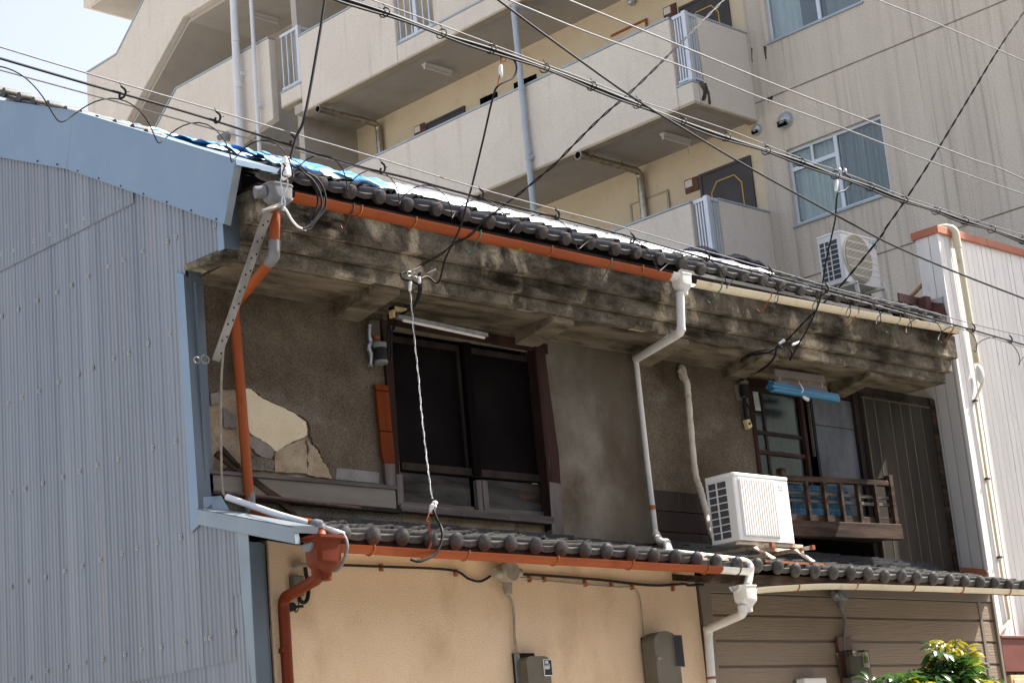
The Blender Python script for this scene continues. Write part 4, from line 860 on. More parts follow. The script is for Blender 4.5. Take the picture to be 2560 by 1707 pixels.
def rail_corner(z0, z1, y0, y1, xend, side=True):
    """aluminium railing of upright bars round the open corner of a walkway"""
    r = obj('railing', G().box(XB+.03, XB+.09, y0, y1, z1-.05, z1), 'alu', AP, smooth=False); obj('rail', G().box(XB+.03, XB+.09, y0, y1, z0+.04, z0+.075), 'alu', r, smooth=False)
    n = 4
    for i in range(n): y = y0+.05+(y1-y0-.08)*i/(n-1); obj('baluster', G().box(XB+.045, XB+.075, y-.011, y+.011, z0+.075, z1-.05), 'alu', r, smooth=False)
    obj('corner_post', G().box(XB+.015, XB+.085, y0-.03, y0+.04, z0, z1+.01), 'alu', r, smooth=False)
    if side:
        for a_, b_ in ((z1-.05, z1), (z0+.04, z0+.075)): obj('side_rail', G().box(XB+.09, xend, y0-.02, y0+.03, a_, b_), 'alu', r, smooth=False)
        for i in range(3): x = XB+.13+(xend-XB-.16)*i/2; obj('baluster', G().box(x-.011, x+.011, y0-.01, y0+.015, z0+.075, z1-.05), 'alu', r, smooth=False)
for zb in (8.58, 11.39):
    zt2 = zb+1.375
    parapet(15.985, 24.40 if zb < 10 else 25.2, zb, zt2)
    c = parapet(YE_, 15.98, zb, zb+.30)
    e = obj('parapet', G().box(XB+TH+.004, XA-.002, YE_, YE_+TH, zb, zb+.30).box(XB+.285, XA-.002, YE_, YE_+TH, zb+.30, zt2), 'apt_parapet', AP, bevel=.004, smooth=False)
    obj('coping', G().box(XB+.28, XA-.002, YE_-.012, YE_+TH+.012, zt2+.001, zt2+.03), 'coping_blue', e, bevel=.004, smooth=False)
    obj('slab_edge', G().box(XB+.16, XA-.004, YE_+.004, YE_+TH, zb-.03, zb-.001), 'apt_edge', e, smooth=False)
    rail_corner(zb+.32, zt2+.02, YE_+.03, 15.95, XB+.28)
zb = 14.20; parapet(21.80, 24.36, zb, 15.62); parapet(YE_, 21.795, zb, 14.50)
gpn = obj('screen_panel', G().box(XB+.10, XB+.13, YE_, 20.95, 14.53, 16.1), 'apt_parapet', AP, smooth=False)
rl = obj('railing', G().box(XB+.05, XB+.10, 20.95, 21.79, 15.60, 15.66), 'alu', AP, smooth=False); obj('rail', G().box(XB+.05, XB+.10, 20.95, 21.79, 14.56, 14.60), 'alu', rl, smooth=False)
for i in range(6): y = 21.02+i*.145; obj('baluster', G().box(XB+.06, XB+.09, y-.012, y+.012, 14.60, 15.60), 'alu', rl, smooth=False)
obj('corner_post', G().box(XB+.04, XB+.11, 21.30, 21.38, 14.53, 15.66), 'alu', rl, smooth=False)
# left corner of the third walkway, with its railing
parapet(24.36, 24.95, zb+.28, 14.74)
rail_corner(14.76, 15.86, 24.40, 24.92, XB+.4)
# landing and stair flank farther left
lp = obj('parapet', G().prism([(XB, 25.2, 14.35), (XB, 25.2, 15.91), (XB, 28.095, 15.94), (XB, 28.95, 15.30), (XB, 30.2, 14.2), (XB, 30.2, 13.2), (XB, 27.6, 13.2), (XB, 26.6, 14.2)], (TH, 0, 0)), 'apt_parapet', AP, bevel=.01, smooth=False)
obj('coping', G().bar((XB+TH/2, 25.2, 15.93), (XB+TH/2, 28.11, 15.958), TH+.03, .03), 'coping_blue', lp, smooth=False)
obj('coping', G().bar((XB+TH/2, 28.11, 15.958), (XB+TH/2, 28.96, 15.315), TH+.03, .03), 'coping_blue', lp, smooth=False)
sf = obj('stair_flank', G().prism([(XB, 31.18, 16.60), (XB, 31.18, 17.37), (XB, 30.07, 17.38), (XB, 28.2, 18.80), (XB, 24.5, 21.6), (XB, 22.5, 21.6), (XB, 22.5, 17.30), (XB, 27.75, 17.32), (XB, 29.83, 15.87), (XB, 30.9, 15.1), (XB, 31.18, 15.1)], (TH, 0, 0)), 'apt_parapet', AP, bevel=.012, smooth=False)
obj('coping', G().bar((XB+TH/2, 31.2, 17.39), (XB+TH/2, 30.06, 17.395), TH+.03, .03), 'coping_blue', sf, smooth=False)
obj('coping', G().bar((XB+TH/2, 30.06, 17.395), (XB+TH/2, 28.2, 18.815), TH+.03, .03), 'coping_blue', sf, smooth=False)
obj('stair_slab', G().prism([(XB+TH, 27.75, 17.24), (XB+TH, 30.9, 15.05), (XB+TH, 30.9, 15.2), (XB+TH, 27.75, 17.4)], (1.6, 0, 0)).box(XB+TH, XA+.4, 24.6, 27.75, 17.24, 17.4), 'apt_soffit', sf, smooth=False)
obj('stair_end_wall', G().box(XB+TH, XA+.5, 31.0, 31.15, 10, 16.5), 'apt_wall', AP, smooth=False)
ls = obj('landing_slab', G().box(XB, XB+2.6, 29.4, 31.2, 18.83, 19.7), 'apt_parapet', AP, bevel=.01, smooth=False)
obj('landing_soffit', G().box(XB+.12, XB+2.6, 29.4, 31.08, 18.80, 18.83), 'apt_soffit', ls, smooth=False)
# doors, plates, boxes on the walkway wall
def door(y0, y1, z0, z1, zone=True):
    d = obj('door', G().box(XA-.02, XA+.0, y0, y1, z0, z1), 'door_dark', AP, smooth=False)
    obj('door_frame', G().box(XA-.035, XA-.0, y0-.045, y0-.001, z0, z1+.045).box(XA-.035, XA-.0, y1+.001, y1+.045, z0, z1+.045).box(XA-.035, XA-.0, y0-.001, y1+.001, z1+.001, z1+.045), 'door_dark', d, smooth=False)
    if zone:
        m = .16; pts = [(XA-.026, y0+m, z0+.3), (XA-.026, y0+m, z1-m-.15), (XA-.026, y0+m+.12, z1-m), (XA-.026, y1-m-.12, z1-m), (XA-.026, y1-m, z1-m-.15), (XA-.026, y1-m, z0+.3)]
        g = G()
        for a, b in zip(pts, pts[1:]): g.bar(a, b, .016, .01, (1, 0, 0))
        obj('door_line', g, 'gold_line', d, smooth=False)
d1 = [PX(XA, 3, x, y) for x, y in ((153, 1215), (470, 1088))]
door(d1[1].y, d1[0].y, 8.75, (d1[0].z+d1[1].z)/2)
d2 = PX(XA, 3, 330, 100); door(d2.y, d2.y+.86, 11.55, 11.55+2.05)
for ta, xa, ya, tb_, xb_, yb_ in ((2, 600, 880, 2, 845, 748),): 
    a, b = PX(XA, ta, xa, ya), PX(XA, tb_, xb_, yb_); door(b.y, a.y, 11.55, (a.z+b.z)/2+.02, False)
a, b = PX(XA, 2, 1870, 255), PX(XA, 2, 2095, 150)
mb = obj('meter_door', G().box(XA-.02, XA, b.y, a.y, 11.6, (a.z+b.z)/2), 'apt_corridor', AP, smooth=False)
obj('rusty_frame', G().box(XA-.032, XA-.021, b.y-.03, a.y+.03, (a.z+b.z)/2-.0, (a.z+b.z)/2+.04).box(XA-.032, XA-.021, b.y-.03, b.y+.01, 12.6, (a.z+b.z)/2), 'rust', mb, smooth=False)
a, b = PX(XA, 2, 1998, 1410), PX(XA, 2, 2240, 1312)
mb = obj('meter_door', G().box(XA-.02, XA, b.y, a.y, 9.1, (a.z+b.z)/2), 'apt_corridor', AP, smooth=False)
obj('door_frame', G().box(XA-.032, XA-.021, b.y-.03, a.y+.03, (a.z+b.z)/2, (a.z+b.z)/2+.03).box(XA-.032, XA-.021, a.y-.01, a.y+.03, 9.1, (a.z+b.z)/2).box(XA-.032, XA-.021, b.y-.03, b.y+.01, 9.1, (a.z+b.z)/2), 'apt_edge', mb, smooth=False)
for t, xa, ya, xb_, yb_, s in ((3, 38, 1285, 130, 1250, '201'), (2, 512, 905, 585, 885, '303'), (2, 2215, 100, 2305, 70, '301')):
    a, b = PX(XA, t, xa, ya), PX(XA, t, xb_, yb_); y0, y1 = sorted((a.y, b.y)); zc = (a.z+b.z)/2; hh = .11
    pl = obj('name_plate', G().box(XA-.02, XA, y0, y1, zc-hh, zc+hh), 'plate_red', AP, bevel=.004, smooth=False)
    pf = obj('plate_card', G().box(XA-.026, XA-.0205, y0+.02+(y1-y0)*.35, y1-.02, zc-.02, zc+hh-.02), 'plate_white', pl, smooth=False)
yw_ = []
for i in range(7):
    a = PX(XA, 2, 985+i*34+(130 if i > 2 else 0), 690-i*14-(64 if i > 2 else 0)); obj('vent_slot', G().box(XA-.012, XA-.0, a.y-.09, a.y+.09, a.z-.05, a.z+.06), 'void_dark', cw, smooth=False)
def stain(name, pts, axis, v, par):
    P = [(PY if axis == 'y' else PX)(v, *p) for p in jag([(3, *q) for q in pts], 3, 4, len(pts))]
    obj(name, G().prism(P, (0, .002, 0) if axis == 'y' else (.002, 0, 0)), 'stain_black', AP, smooth=False)
stain('drip_stain', ((128, 560), (185, 572), (188, 600), (205, 640), (214, 712), (196, 716), (186, 640), (172, 690), (150, 690), (160, 620), (140, 590)), 'y', YE_-.004, AP)
stain('drip_stain', ((570, 318), (590, 318), (592, 400), (584, 410)), 'x', XA-.004, AP)
stain('drip_stain', ((600, 665), (635, 655), (630, 690), (618, 684), (600, 700)), 'x', XA-.004, AP)
stain('drip_stain', ((487, 330), (494, 330), (496, 430), (490, 420)), 'x', XA-.004, AP)
# pipes, ducts and hoods
def apipe(name, pts, r, mat, n=14, fil=.08): return obj(name, G().tube(fillet(pts, fil, 6), r, n), mat, AP)
xp = XB-.12
a, b = PX(xp, 1, 1597, 0), PX(xp, 1, 1643, 1000); p1 = apipe('drain_pipe', [a+Vector((0, 0, 3)), a, b, b-Vector((0, 0, 8))], .073, 'pipe_white')
for y in (275, 590): c = PX(xp, 1, 1600+y*.046, y); obj('sleeve', G().tube([c+Vector((0, 0, .03)), c-Vector((0, 0, .04))], .078, 14), 'pipe_white', p1)
a, b = PX(xp+.02, 1, 1717, 0), PX(xp+.02, 1, 1775, 1040); p2 = apipe('drain_pipe', [a+Vector((0, 0, 3)), a, b, b-Vector((0, 0, 8))], .038, 'pipe_white')
for y in (335, 720): c = PX(xp+.02, 1, 1717+y*.056, y); obj('clamp', G().tube([c+Vector((0, 0, .03)), c-Vector((0, 0, .03))], .045, 14), 'pipe_white', p2)
for x, y, r in ((1668, 513, .05), (1795, 730, .045)): c = PX(XB, 1, x, y); obj('pipe_socket', G().tube([c+Vector((-.10, 0, 0)), c+Vector((.01, 0, 0))], r, 14), 'pipe_white', AP)
c = PX(XB-.16, 1, 1560, 915); obj('grey_outlet', G().tube(fillet([c+Vector((0, .28, .01)), c, c+Vector((-.02, .02, -.13))], .05), .055, 14).tube([c+Vector((0, .26, .01)), c+Vector((.3, .26, .05))], .04, 12), 'pvc_grey', AP)
xp = XB-.07
a, b, c = PX(xp, 2, 1187, 60), PX(xp, 2, 1240, 600), PX(xp, 2, 1330, 1500)
p3 = apipe('drain_pipe', [Vector((XB+.5, a.y-.02, 14.13)), Vector((XB+.10, a.y, 14.12)), Vector((xp, a.y, 14.11)), b, c, c-Vector((0, 0, 4))], .047, 'pipe_blue')
for y in (605, 1045, 1085): q = PX(xp, 2, 1187+(y-60)*.101, y); obj('sleeve', G().tube([q+Vector((0, 0, .035)), q-Vector((0, 0, .04))], .053, 14), 'pipe_blue', p3)
q = PX(XB, 2, 1320, 1080); obj('pipe_socket', G().tube([q+Vector((-.07, 0, 0)), q+Vector((.01, 0, 0))], .045, 12), 'pipe_blue', AP)
for (t, xa, ya), zc, (t2, x2, y2), (t3, x3, y3) in (((2, 1630, 1048), 11.30, (2, 2070, 1190), (2, 2105, 1440)), ((1, 2175, 712), 14.08, (2, 262, 830), (2, 262, 1030))):
    s = PX(XB-.02, t, xa, ya); e = PX(XA-.09, t2, x2, y2); f = PX(XA-.09, t3, x3, y3)
    s.z = zc; e = Vector((XA-.09, s.y, zc)); f = Vector((XA-.09, s.y, zc-1.0 if zc < 12 else zc-1.2))
    dd = apipe('exhaust_duct', [s, e, f]+([f+Vector((.1, 0, -.1))] if zc < 12 else []), .058, 'duct_metal', 14, .12)
    obj('duct_mouth', G().tube([s+Vector((-.02, 0, 0)), s+Vector((.02, 0, 0))], .066, 14), 'duct_metal', dd)
    obj('mouth_screen', G().tube([s+Vector((-.022, 0, 0)), s+Vector((-.021, 0, 0))], .055, 14), 'void_dark', dd)
    for f_ in (.25, .72): q = s.lerp(e, f_); obj('hanger', G().tube([q, q+Vector((0, 0, .12))], .008, 6).tube([q+Vector((-.015, 0, 0)), q+Vector((.015, 0, 0))], .062, 14), 'duct_metal', dd)
for x, y, r in ((722, 828, .125), (527, 890, .085)):
    c = PX(XA, 3, x, y); g = G(); n = 14
    rings = [[(XA-r*.95*math.sin(u), c.y+r*math.cos(u)*math.cos(v), c.z+r*math.cos(u)*math.sin(v)) for v in [2*math.pi*k_/n for k_ in range(n)]] for u in (0, .35, .7, 1.05, 1.35)]
    vh = obj('vent_hood', G().loft(rings), 'vent_metal', AP)
    obj('hood_flange', G().tube([(XA-.012, c.y, c.z), (XA+.004, c.y, c.z)], r*1.1, 18), 'vent_metal', vh)
    for i in range(4): obj('louvre', G().box(XA-r*.98, XA-r*.55, c.y-r*.62, c.y+r*.62, c.z-r*(.25+.17*i), c.z-r*(.19+.17*i)), 'void_dark', vh, smooth=False)
c = PX(XA, 2, 2008, 18); obj('camera_dome', G().ball((XA-.05, c.y, c.z), .07, .07, .07), 'vent_metal', AP)
# ceiling strip lights under the walkways
def strip_light(c, lab, ln=1.15):
    t = thing('ceiling_light', lab, 'ceiling light', c, 'strip lights under the apartment walkways')
    obj('body', G().prism([(c.x-ln/2, c.y-.06, c.z), (c.x-ln/2, c.y+.06, c.z), (c.x-ln/2, c.y+.022, c.z-.055), (c.x-ln/2, c.y-.022, c.z-.055)], (ln, 0, 0)), 'plate_white', t, bevel=.003, smooth=False)
    obj('tube', G().tube([(c.x-ln/2+.03, c.y, c.z-.075), (c.x+ln/2-.03, c.y, c.z-.075)], .016, 10), 'ac_white', t)
    for s in (-1, 1): obj('socket', G().box(c.x+s*(ln/2-.02)-.015, c.x+s*(ln/2-.02)+.015, c.y-.02, c.y+.02, c.z-.10, c.z-.05), 'plate_white', t, bevel=.003, smooth=False)
    obj('pull_cord', G().tube([(c.x+ln/2-.05, c.y, c.z-.06), (c.x+ln/2-.05, c.y, c.z-.22)], .004, 5), 'cable_tan', t)
strip_light(PZ(14.215, 2, 665, 460), 'white strip light with pull cord on the walkway ceiling left of the blue grey pipe', .62)
strip_light(PZ(11.405, 3, -30, 935), 'white strip light on the lower walkway ceiling beneath the railed corner', .62)
strip_light(PZ(17.235, 1, 1810, 110), 'white strip light under the top landing ceiling beside the tall white drain pipes', .62)

# ================================================================== air conditioners
def text_mesh(txt, size, origin, mat, name, parent, ux=Vector((1, 0, 0)), uy=Vector((0, 0, 1)), th=.001):
    cu = bpy.data.curves.new('t', 'FONT'); cu.body = txt; cu.size = size; cu.extrude = th
    o = bpy.data.objects.new('t', cu); COL.objects.link(o); dg = bpy.context.evaluated_depsgraph_get(); me = bpy.data.meshes.new_from_object(o.evaluated_get(dg))
    bpy.data.objects.remove(o); bpy.data.curves.remove(cu)
    g = G(); uz = ux.cross(uy); g.add([Vector(origin)+ux*v.co.x+uy*v.co.y+uz*v.co.z for v in me.vertices], [tuple(p.vertices) for p in me.polygons])
    bpy.data.meshes.remove(me); return obj(name, g, mat, parent, smooth=False)
def side_grille(par, x, y0, y1, z0, z1, rows, cols_, mat):
    obj('coil', G().box(x+.010, x+.02, y0, y1, z0, z1), 'ac_fin', par, smooth=False)
    g = G()
    for i in range(rows+1): z = z0+(z1-z0)*i/rows; g.box(x-.004, x+.008, y0, y1, z-.0042, z+.0042)
    obj('side_grille', g, mat, par, smooth=False); g = G()
    for y in cols_: g.box(x-.006, x+.008, y-.0045, y+.0045, z0, z1)
    obj('side_grille', g, mat, par, smooth=False)
def case(par, x0, x1, y0, y1, z0, z1, sy0, sy1, sz0, sz1, mat):
    g = G(); wall_grid(g, 'x', x0, y0+.012, y1, z0, z1, [(sy0, sy1, sz0, sz1)], .012)
    obj('side_panel', g, mat, par, smooth=False)
    g = G(); rad = .03
    rings = []
    for z, e in ((z0, .0), (z0+.008, .0), (z1-.035, .0)):
        rings.append([(x0+.04, y1, z), (x0+.04, y0+rad+.012, z), (x0+.002, y0+rad+.012, z), (x0+.002, y0+rad, z), (x0+.006, y0+.010, z), (x0+rad, y0, z), (x1-rad, y0, z), (x1-.008, y0+.010, z), (x1, y0+rad, z), (x1, y1, z)])
    obj('case', G().loft(rings), mat, par, ang=50)
    obj('top_cover', G().prism([(x0-.006, y1+.004, z1-.034), (x0-.006, y0+rad, z1-.034), (x0+rad*.5, y0-.006, z1-.034), (x1-rad*.5, y0-.006, z1-.034), (x1+.006, y0+rad, z1-.034), (x1+.006, y1+.004, z1-.034)], (0, 0, .034)), mat, par, bevel=.010, seg=3)
# lower unit on a rusty roof stand
x0, x1, y0, y1, z0, z1 = 13.012, 13.806, 10.2, 10.51, 3.878, 4.476
AC = thing('air_conditioner', 'white outdoor air conditioner with ribbed front on a rusty stand above the lower roof', 'air conditioner', (13.4, 10.36, 3.7))
case(AC, x0, x1, y0, y1, z0, z1, y0+.088, y1-.018, z0+.03, z1-.06, 'ac_white')
side_grille(AC, x0, y0+.088, y1-.018, z0+.03, z1-.06, 8, [y0+.195], 'ac_white')
def pA(x, y, v=y0): return PY(v, 'a6', x, y)
gl, gr_, gt, gb = pA(450, 150).x, pA(830, 180).x, pA(640, 160).z, pA(700, 790).z
gl2 = pA(525, 775).x
fr = obj('front_grille', G().box(gl, gl+.52, y0-.008, y0-.001, gb, gt), 'ac_white', AC, bevel=.004, smooth=False)
for i in range(15):
    x = gl+.016+i*.0335; obj('rib', G().box(x, x+.015, y0-.015, y0-.008, gb+.012, gt-.012), 'ac_white', fr, smooth=False) if i % 1 == 0 else None
emb = pA(925, 265)
obj('badge', G().box(emb.x-.035, emb.x+.03, y0-.004, y0-.0005, emb.z-.012, emb.z-.006).box(emb.x-.03, emb.x-.008, y0-.004, y0-.0005, emb.z+.01, emb.z+.035).box(emb.x+.002, emb.x+.026, y0-.004, y0-.0005, emb.z+.006, emb.z+.035), 'ac_white', AC, smooth=False)
for a, b in (((450, 845, 10.24), (1150, 882, 10.24)), ((450, 838, 10.45), (1150, 875, 10.45))):
    p, q = PY(a[2], 'a6', a[0], a[1]), PY(b[2], 'a6', b[0], b[1]); p.z = q.z = z0-.02; obj('stand_rail', G().bar(p, q, .035, .03), 'rusty_white', AC, bevel=.003)
for xx, e in ((620, 0), (1062, 1)):
    t = PY(10.05, 'a6', 820+e*440, 845+e*30); zr = z0-.052; bk = Vector((t.x-.0, 10.98, zr+.02)); t.z = zr-.01
    obj('stand_arm', G().bar(t, bk, .034, .03), 'rusty_white', AC, bevel=.003)
    obj('arm_end', G().box(t.x-.02, t.x+.02, t.y-.02, t.y+.015, t.z-.019, t.z+.019), 'rust', AC, smooth=False)
    p, q = Vector((t.x, 10.22, zr-.01)), Vector((t.x+.02, 10.10, zlow(t.x)+.06)); q2 = PY(10.03, 'a6', 850+e*430, 1030+e*32)
    p = PY(10.2, 'a6', 640+e*440, 905+e*28)
    obj('stand_leg', G().bar(p, q2, .05, .016, (0, 1, 0)), 'rusty_white', AC, bevel=.002)
obj('base_rail', G().bar(PY(10.06, 'a6', 740, 1055), PY(10.06, 'a6', 1380, 1095), .03, .02), 'rust', AC)
hz = [PY(YU-.05, 'b7', 610, 1240), PY(YU-.10, 'b7', 680, 1370), PY(YU-.10, 'b7', 702, 1560), PY(YU-.10, 9, 100, 90), PY(YU-.12, 9, 140, 240), PY(YU-.2, 9, 180, 390), PY(10.7, 9, 215, 520), PY(10.5, 9, 245, 570)]
HS = thing('pipe_hose', 'cream taped refrigerant hose hanging down the wall to the ribbed air conditioner', 'hose', hz[-1])
g = G(); P = crom(hz, 10); g.tube(P, [.030+.0022*math.sin(i*2.1) for i in range(len(P))], 12); obj('hose', g, 'hose_cream', HS)
obj('wall_flange', G().ball(PY(YU-.02, 'b7', 635, 1270), .055, .035, .085, 12, 8), 'hose_cream', HS)
# upper unit behind the ridge end
x0, x1, y0, y1, z0, z1 = 17.835, 18.557, 12.0, 12.33, 7.39, 8.008
AC2 = thing('air_conditioner', 'white outdoor air conditioner with round slatted fan guard standing at the upper roof end', 'air conditioner', (18.2, 12.17, 7.2))
case(AC2, x0, x1, y0, y1, z0, z1, y0+.06, y1-.02, z0+.05, z1-.09, 'ac_white')
side_grille(AC2, x0, y0+.06, y1-.02, z0+.05, z1-.09, 8, [y0+.165, y0+.235], 'ac_white')
def pB(x, y, v=y0): return PY(v, 'a4', x, y)
fc = pB(1200, 695); fr_ = (pB(1195, 315).z-pB(1200, 1080).z)/2*.97
fx = .255
ring = [(fc.x+fx*1.06*math.cos(t), y0-.005, fc.z+fr_*1.0*math.sin(t)) for t in [2*math.pi*i/40 for i in range(41)]]
FG = obj('fan_guard', G().tube(ring, .014, 8, cap=False), 'ac_cream', AC2)
obj('fan_well', G().loft([[(fc.x+fx*1.04*math.cos(t), yy_, fc.z+fr_*.98*math.sin(t)) for t in [2*math.pi*i/40 for i in range(40)]] for yy_ in (y0-.006, y0+.0)]), 'ac_slat_shade', AC2)
for i in range(33):
    z = -1+2*(i+.5)/33; hw = fx*1.02*math.sqrt(max(0, 1-z*z)); big = i % 6 == 3
    obj('slat', G().box(fc.x-hw, fc.x+hw, y0-.030, y0-.012, fc.z+z*fr_*.97-(.006 if big else .0042), fc.z+z*fr_*.97+(.006 if big else .0042)), 'ac_white' if big else 'ac_cream', FG, smooth=False)
for yy_ in (595, 700, 800, 910, 1000): zq = pB(1540, yy_).z; obj('press_line', G().box(fc.x+fx+.015, x1-.02, y0-.004, y0-.001, zq-.005, zq+.005), 'ac_white', AC2, smooth=False)
lg = pB(1415, 440)
text_mesh('DAIKIN', .036, (lg.x-.005, y0-.002, lg.z-.012), 'logo_cyan', 'lettering', AC2)
obj('logo_mark', G().prism([(lg.x-.035, y0-.003, lg.z+.018), (lg.x-.010, y0-.003, lg.z+.018), (lg.x-.025, y0-.003, lg.z-.02)], (0, .002, 0)), 'logo_cyan', AC2, smooth=False)
sn = pB(1490, 510); obj('sticker', G().tube([(sn.x+.022*math.cos(t), y0-.004, sn.z+.022*math.sin(t)) for t in [i*.5 for i in range(12)]], .004, 5), 'ink', AC2)
for xx in (1175, 1605):
    a = pB(xx, 1085, 11.93); b = pB(xx+45, 1290, 11.93); b2 = b+(b-a)*.9
    obj('stand_leg', G().bar(a, b2, .045, .03), 'pvc_white', AC2, bevel=.003)
    obj('stand_foot', G().bar((a.x-.02, 11.9, z0-.03), (a.x-.02, 12.4, z0-.03), .04, .03), 'pvc_white', AC2, bevel=.003)
hs = [PY(12.2, 'a1', 200, 940), PY(12.1, 'a1', 270, 915), PY(12., 'a1', 350, 860), PY(11.8, 'a1', 410, 800), PY(11.5, 'a1', 460, 750)]
solo('drain_hose', G().tube(crom(hs, 8), .024, 10), 'hose_orange', 'orange taped hose curving up from the roof end to the white plank building', 'hose')

# ================================================================== tarpaulins on the upper roof
def tarp(name, x0, x1, yf, yb, mat, lab, lift, amp, seed, nx=110, ny=34, parent=None):
    rows = []
    for j in range(ny+1):
        row = []
        for i in range(nx+1):
            u, v = i/nx, j/ny
            xe = x0+(x1-x0)*u+.10*noise.noise((v*5, seed, 1))*(1 if u in (0, 1) else 0)
            f = yf(xe) if callable(yf) else yf; b_ = yb(xe) if callable(yb) else yb
            y = f+(b_-f)*v
            n1 = noise.noise((xe*2.1+seed, y*1.3, seed)); n2 = noise.noise((xe*7+y*3, y*6, seed*2)); n3 = abs(noise.noise((xe*4.3-y*2.2, y*2.5+seed, 5)))
            z = roof_z(y)+lift+amp*(.6*n1+.3*n2+.7*n3)
            if j == 0: z -= .03
            row.append((xe, y, max(z, roof_z(y)+.035)))
        rows.append(row)
    g = G().sheet(rows); o = solo(name, g, mat, lab, 'tarpaulin', 'tarpaulins covering the upper tiled roof', ang=60)
    s = o.modifiers.new('solid', 'SOLIDIFY'); s.thickness = .004; return o
def yf_white(x): return 10.95+.10*math.sin(x*2.3)+.15*noise.noise((x*1.7, 2, 2))+max(0, x-12.5)*.17
tarp('tarpaulin', 8.40, 15.75, yf_white, 14.6, 'tarp_white', 'long wrinkled white tarpaulin spread along the sunlit tiled roof', .075, .07, 3)
tarp('tarpaulin', XG+.30, 8.55, 11.0, 12.9, 'tarp_blue', 'crumpled blue and white tarpaulin strip along the blue gable edge of the roof', .085, .10, 9, 26, 60)
tarp('tarpaulin', 8.55, 9.0, lambda x: 10.72+.1*math.sin(x*6), 11.3, 'tarp_blue', 'small blue tarpaulin corner beside the white insulators at the roof edge', .10, .10, 12, 24, 24)
tarp('tarpaulin', 9.45, 9.85, lambda x: 10.86+.1*math.sin(x*5), 12.0, 'tarp_blue', 'torn blue tarpaulin edge lying in front of the white tarpaulin', .105, .08, 15, 26, 24)
def bag(cx, cy, L, lab, seed):
    rings = []; n = 14
    for i in range(13):
        t = i/12; x = cx+L*(t-.5); rr = (.015+.055*math.sin(math.pi*min(1, max(0, t)))**.6)*(1+.3*noise.noise((t*4, seed, 0)))
        rings.append([(x, cy+rr*1.5*math.cos(a)*(1+.25*noise.noise((t*5, a, seed))), roof_z(cy)+.06+rr*.8*(1+math.sin(a))*(1+.25*noise.noise((t*6, a*2, seed)))) for a in [2*math.pi*k_/n for k_ in range(n)]])
    solo('sheet_bundle', G().loft(rings), 'tarp_navy', lab, 'sheet', 'dark sheet bundles on the upper roof', ang=60)
p = PY(12.6, 6, 430, 300); bag(p.x, 12.6, .95, 'rolled dark navy plastic sheet on the roof tiles left of the upper air conditioner', 2)
p = PY(12.6, 6, 60, 240); bag(p.x, 12.4, .7, 'crumpled dark sheet at the right end of the white tarpaulin', 6)

# ================================================================== small things on the old house
# slotted steel bar leaning from the grey hopper
a = PY(10.13, 'b1', 585, 790); b = PY(10.62, 4, 1478, 935)
SBt = thing('slotted_bar', 'grey slotted steel angle bar slung diagonally in front of the orange downpipe', 'bar', b)
dv = (b-a).normalized(); sd = Vector((1, .15, 0)); sd = (sd-dv*sd.dot(dv)).normalized(); nn = dv.cross(sd)
if nn.y > 0: nn = -nn
obj('flange', G().prism([a-sd*.05, a+sd*.038, b+sd*.032, b-sd*.042], nn*.004), 'steel', SBt, smooth=False)
obj('flange', G().prism([a+sd*.038, a+sd*.038-nn*.045, b+sd*.032-nn*.045, b+sd*.032], sd*.004), 'steel', SBt, smooth=False)
for i in range(17):
    for s in (-.014, .018):
        q = a.lerp(b, (i+.6+(.4 if s > 0 else 0))/18)+sd*s+nn*.0055
        if (i % 2 == 0) == (s > 0): obj('slot', G().tube([q, q-nn*.001], .008, 8), 'void_dark', SBt, smooth=False)
obj('end_clamp', G().bar(PY(10.12, 'b1', 510, 780), PY(10.12, 'b1', 755, 685), .022, .045, nn), 'steel', SBt, bevel=.004)
obj('eye_bolt', G().tube([b+Vector((-.06-.035+.035*math.cos(t), 0, .0+.03*math.sin(t))) for t in [i*.55 for i in range(13)]], .006, 8).tube([b+Vector((-.13-.03+.025*math.cos(t), .01, -.01+.022*math.sin(t))) for t in [i*.55 for i in range(13)]], .006, 8), 'steel', SBt)
# broken planks
for k_, (pts, lab, m) in enumerate(((((395, 165), (420, 190), (640, 430), (630, 470), (400, 260)), 'short dark wood batten stuck behind the orange downpipe, highest of the broken pieces', 'wood_dark'),
      (((310, 290), (355, 235), (800, 560), (1000, 720), (1200, 850), (1420, 1120), (1360, 1110), (1130, 920), (800, 660), (330, 320)), 'long splintered dark plank sloping down to the lower roof across the damaged wall', 'wood_brown'),
      (((430, 480), (520, 420), (660, 600), (850, 760), (1000, 930), (1120, 1040), (1010, 1080), (860, 1060), (690, 850), (540, 670)), 'wide weathered dark plank leaning behind the grey pipe coupling, below the long plank', 'wood_brown'))):
    g = G().prism([PY(YU-.07+.02*k_, 'b2', *p) for p in pts], (0, .03, 0)); solo('wood_plank', g, m, lab, 'plank', 'broken planks against the upper wall', bevel=.004, smooth=False)
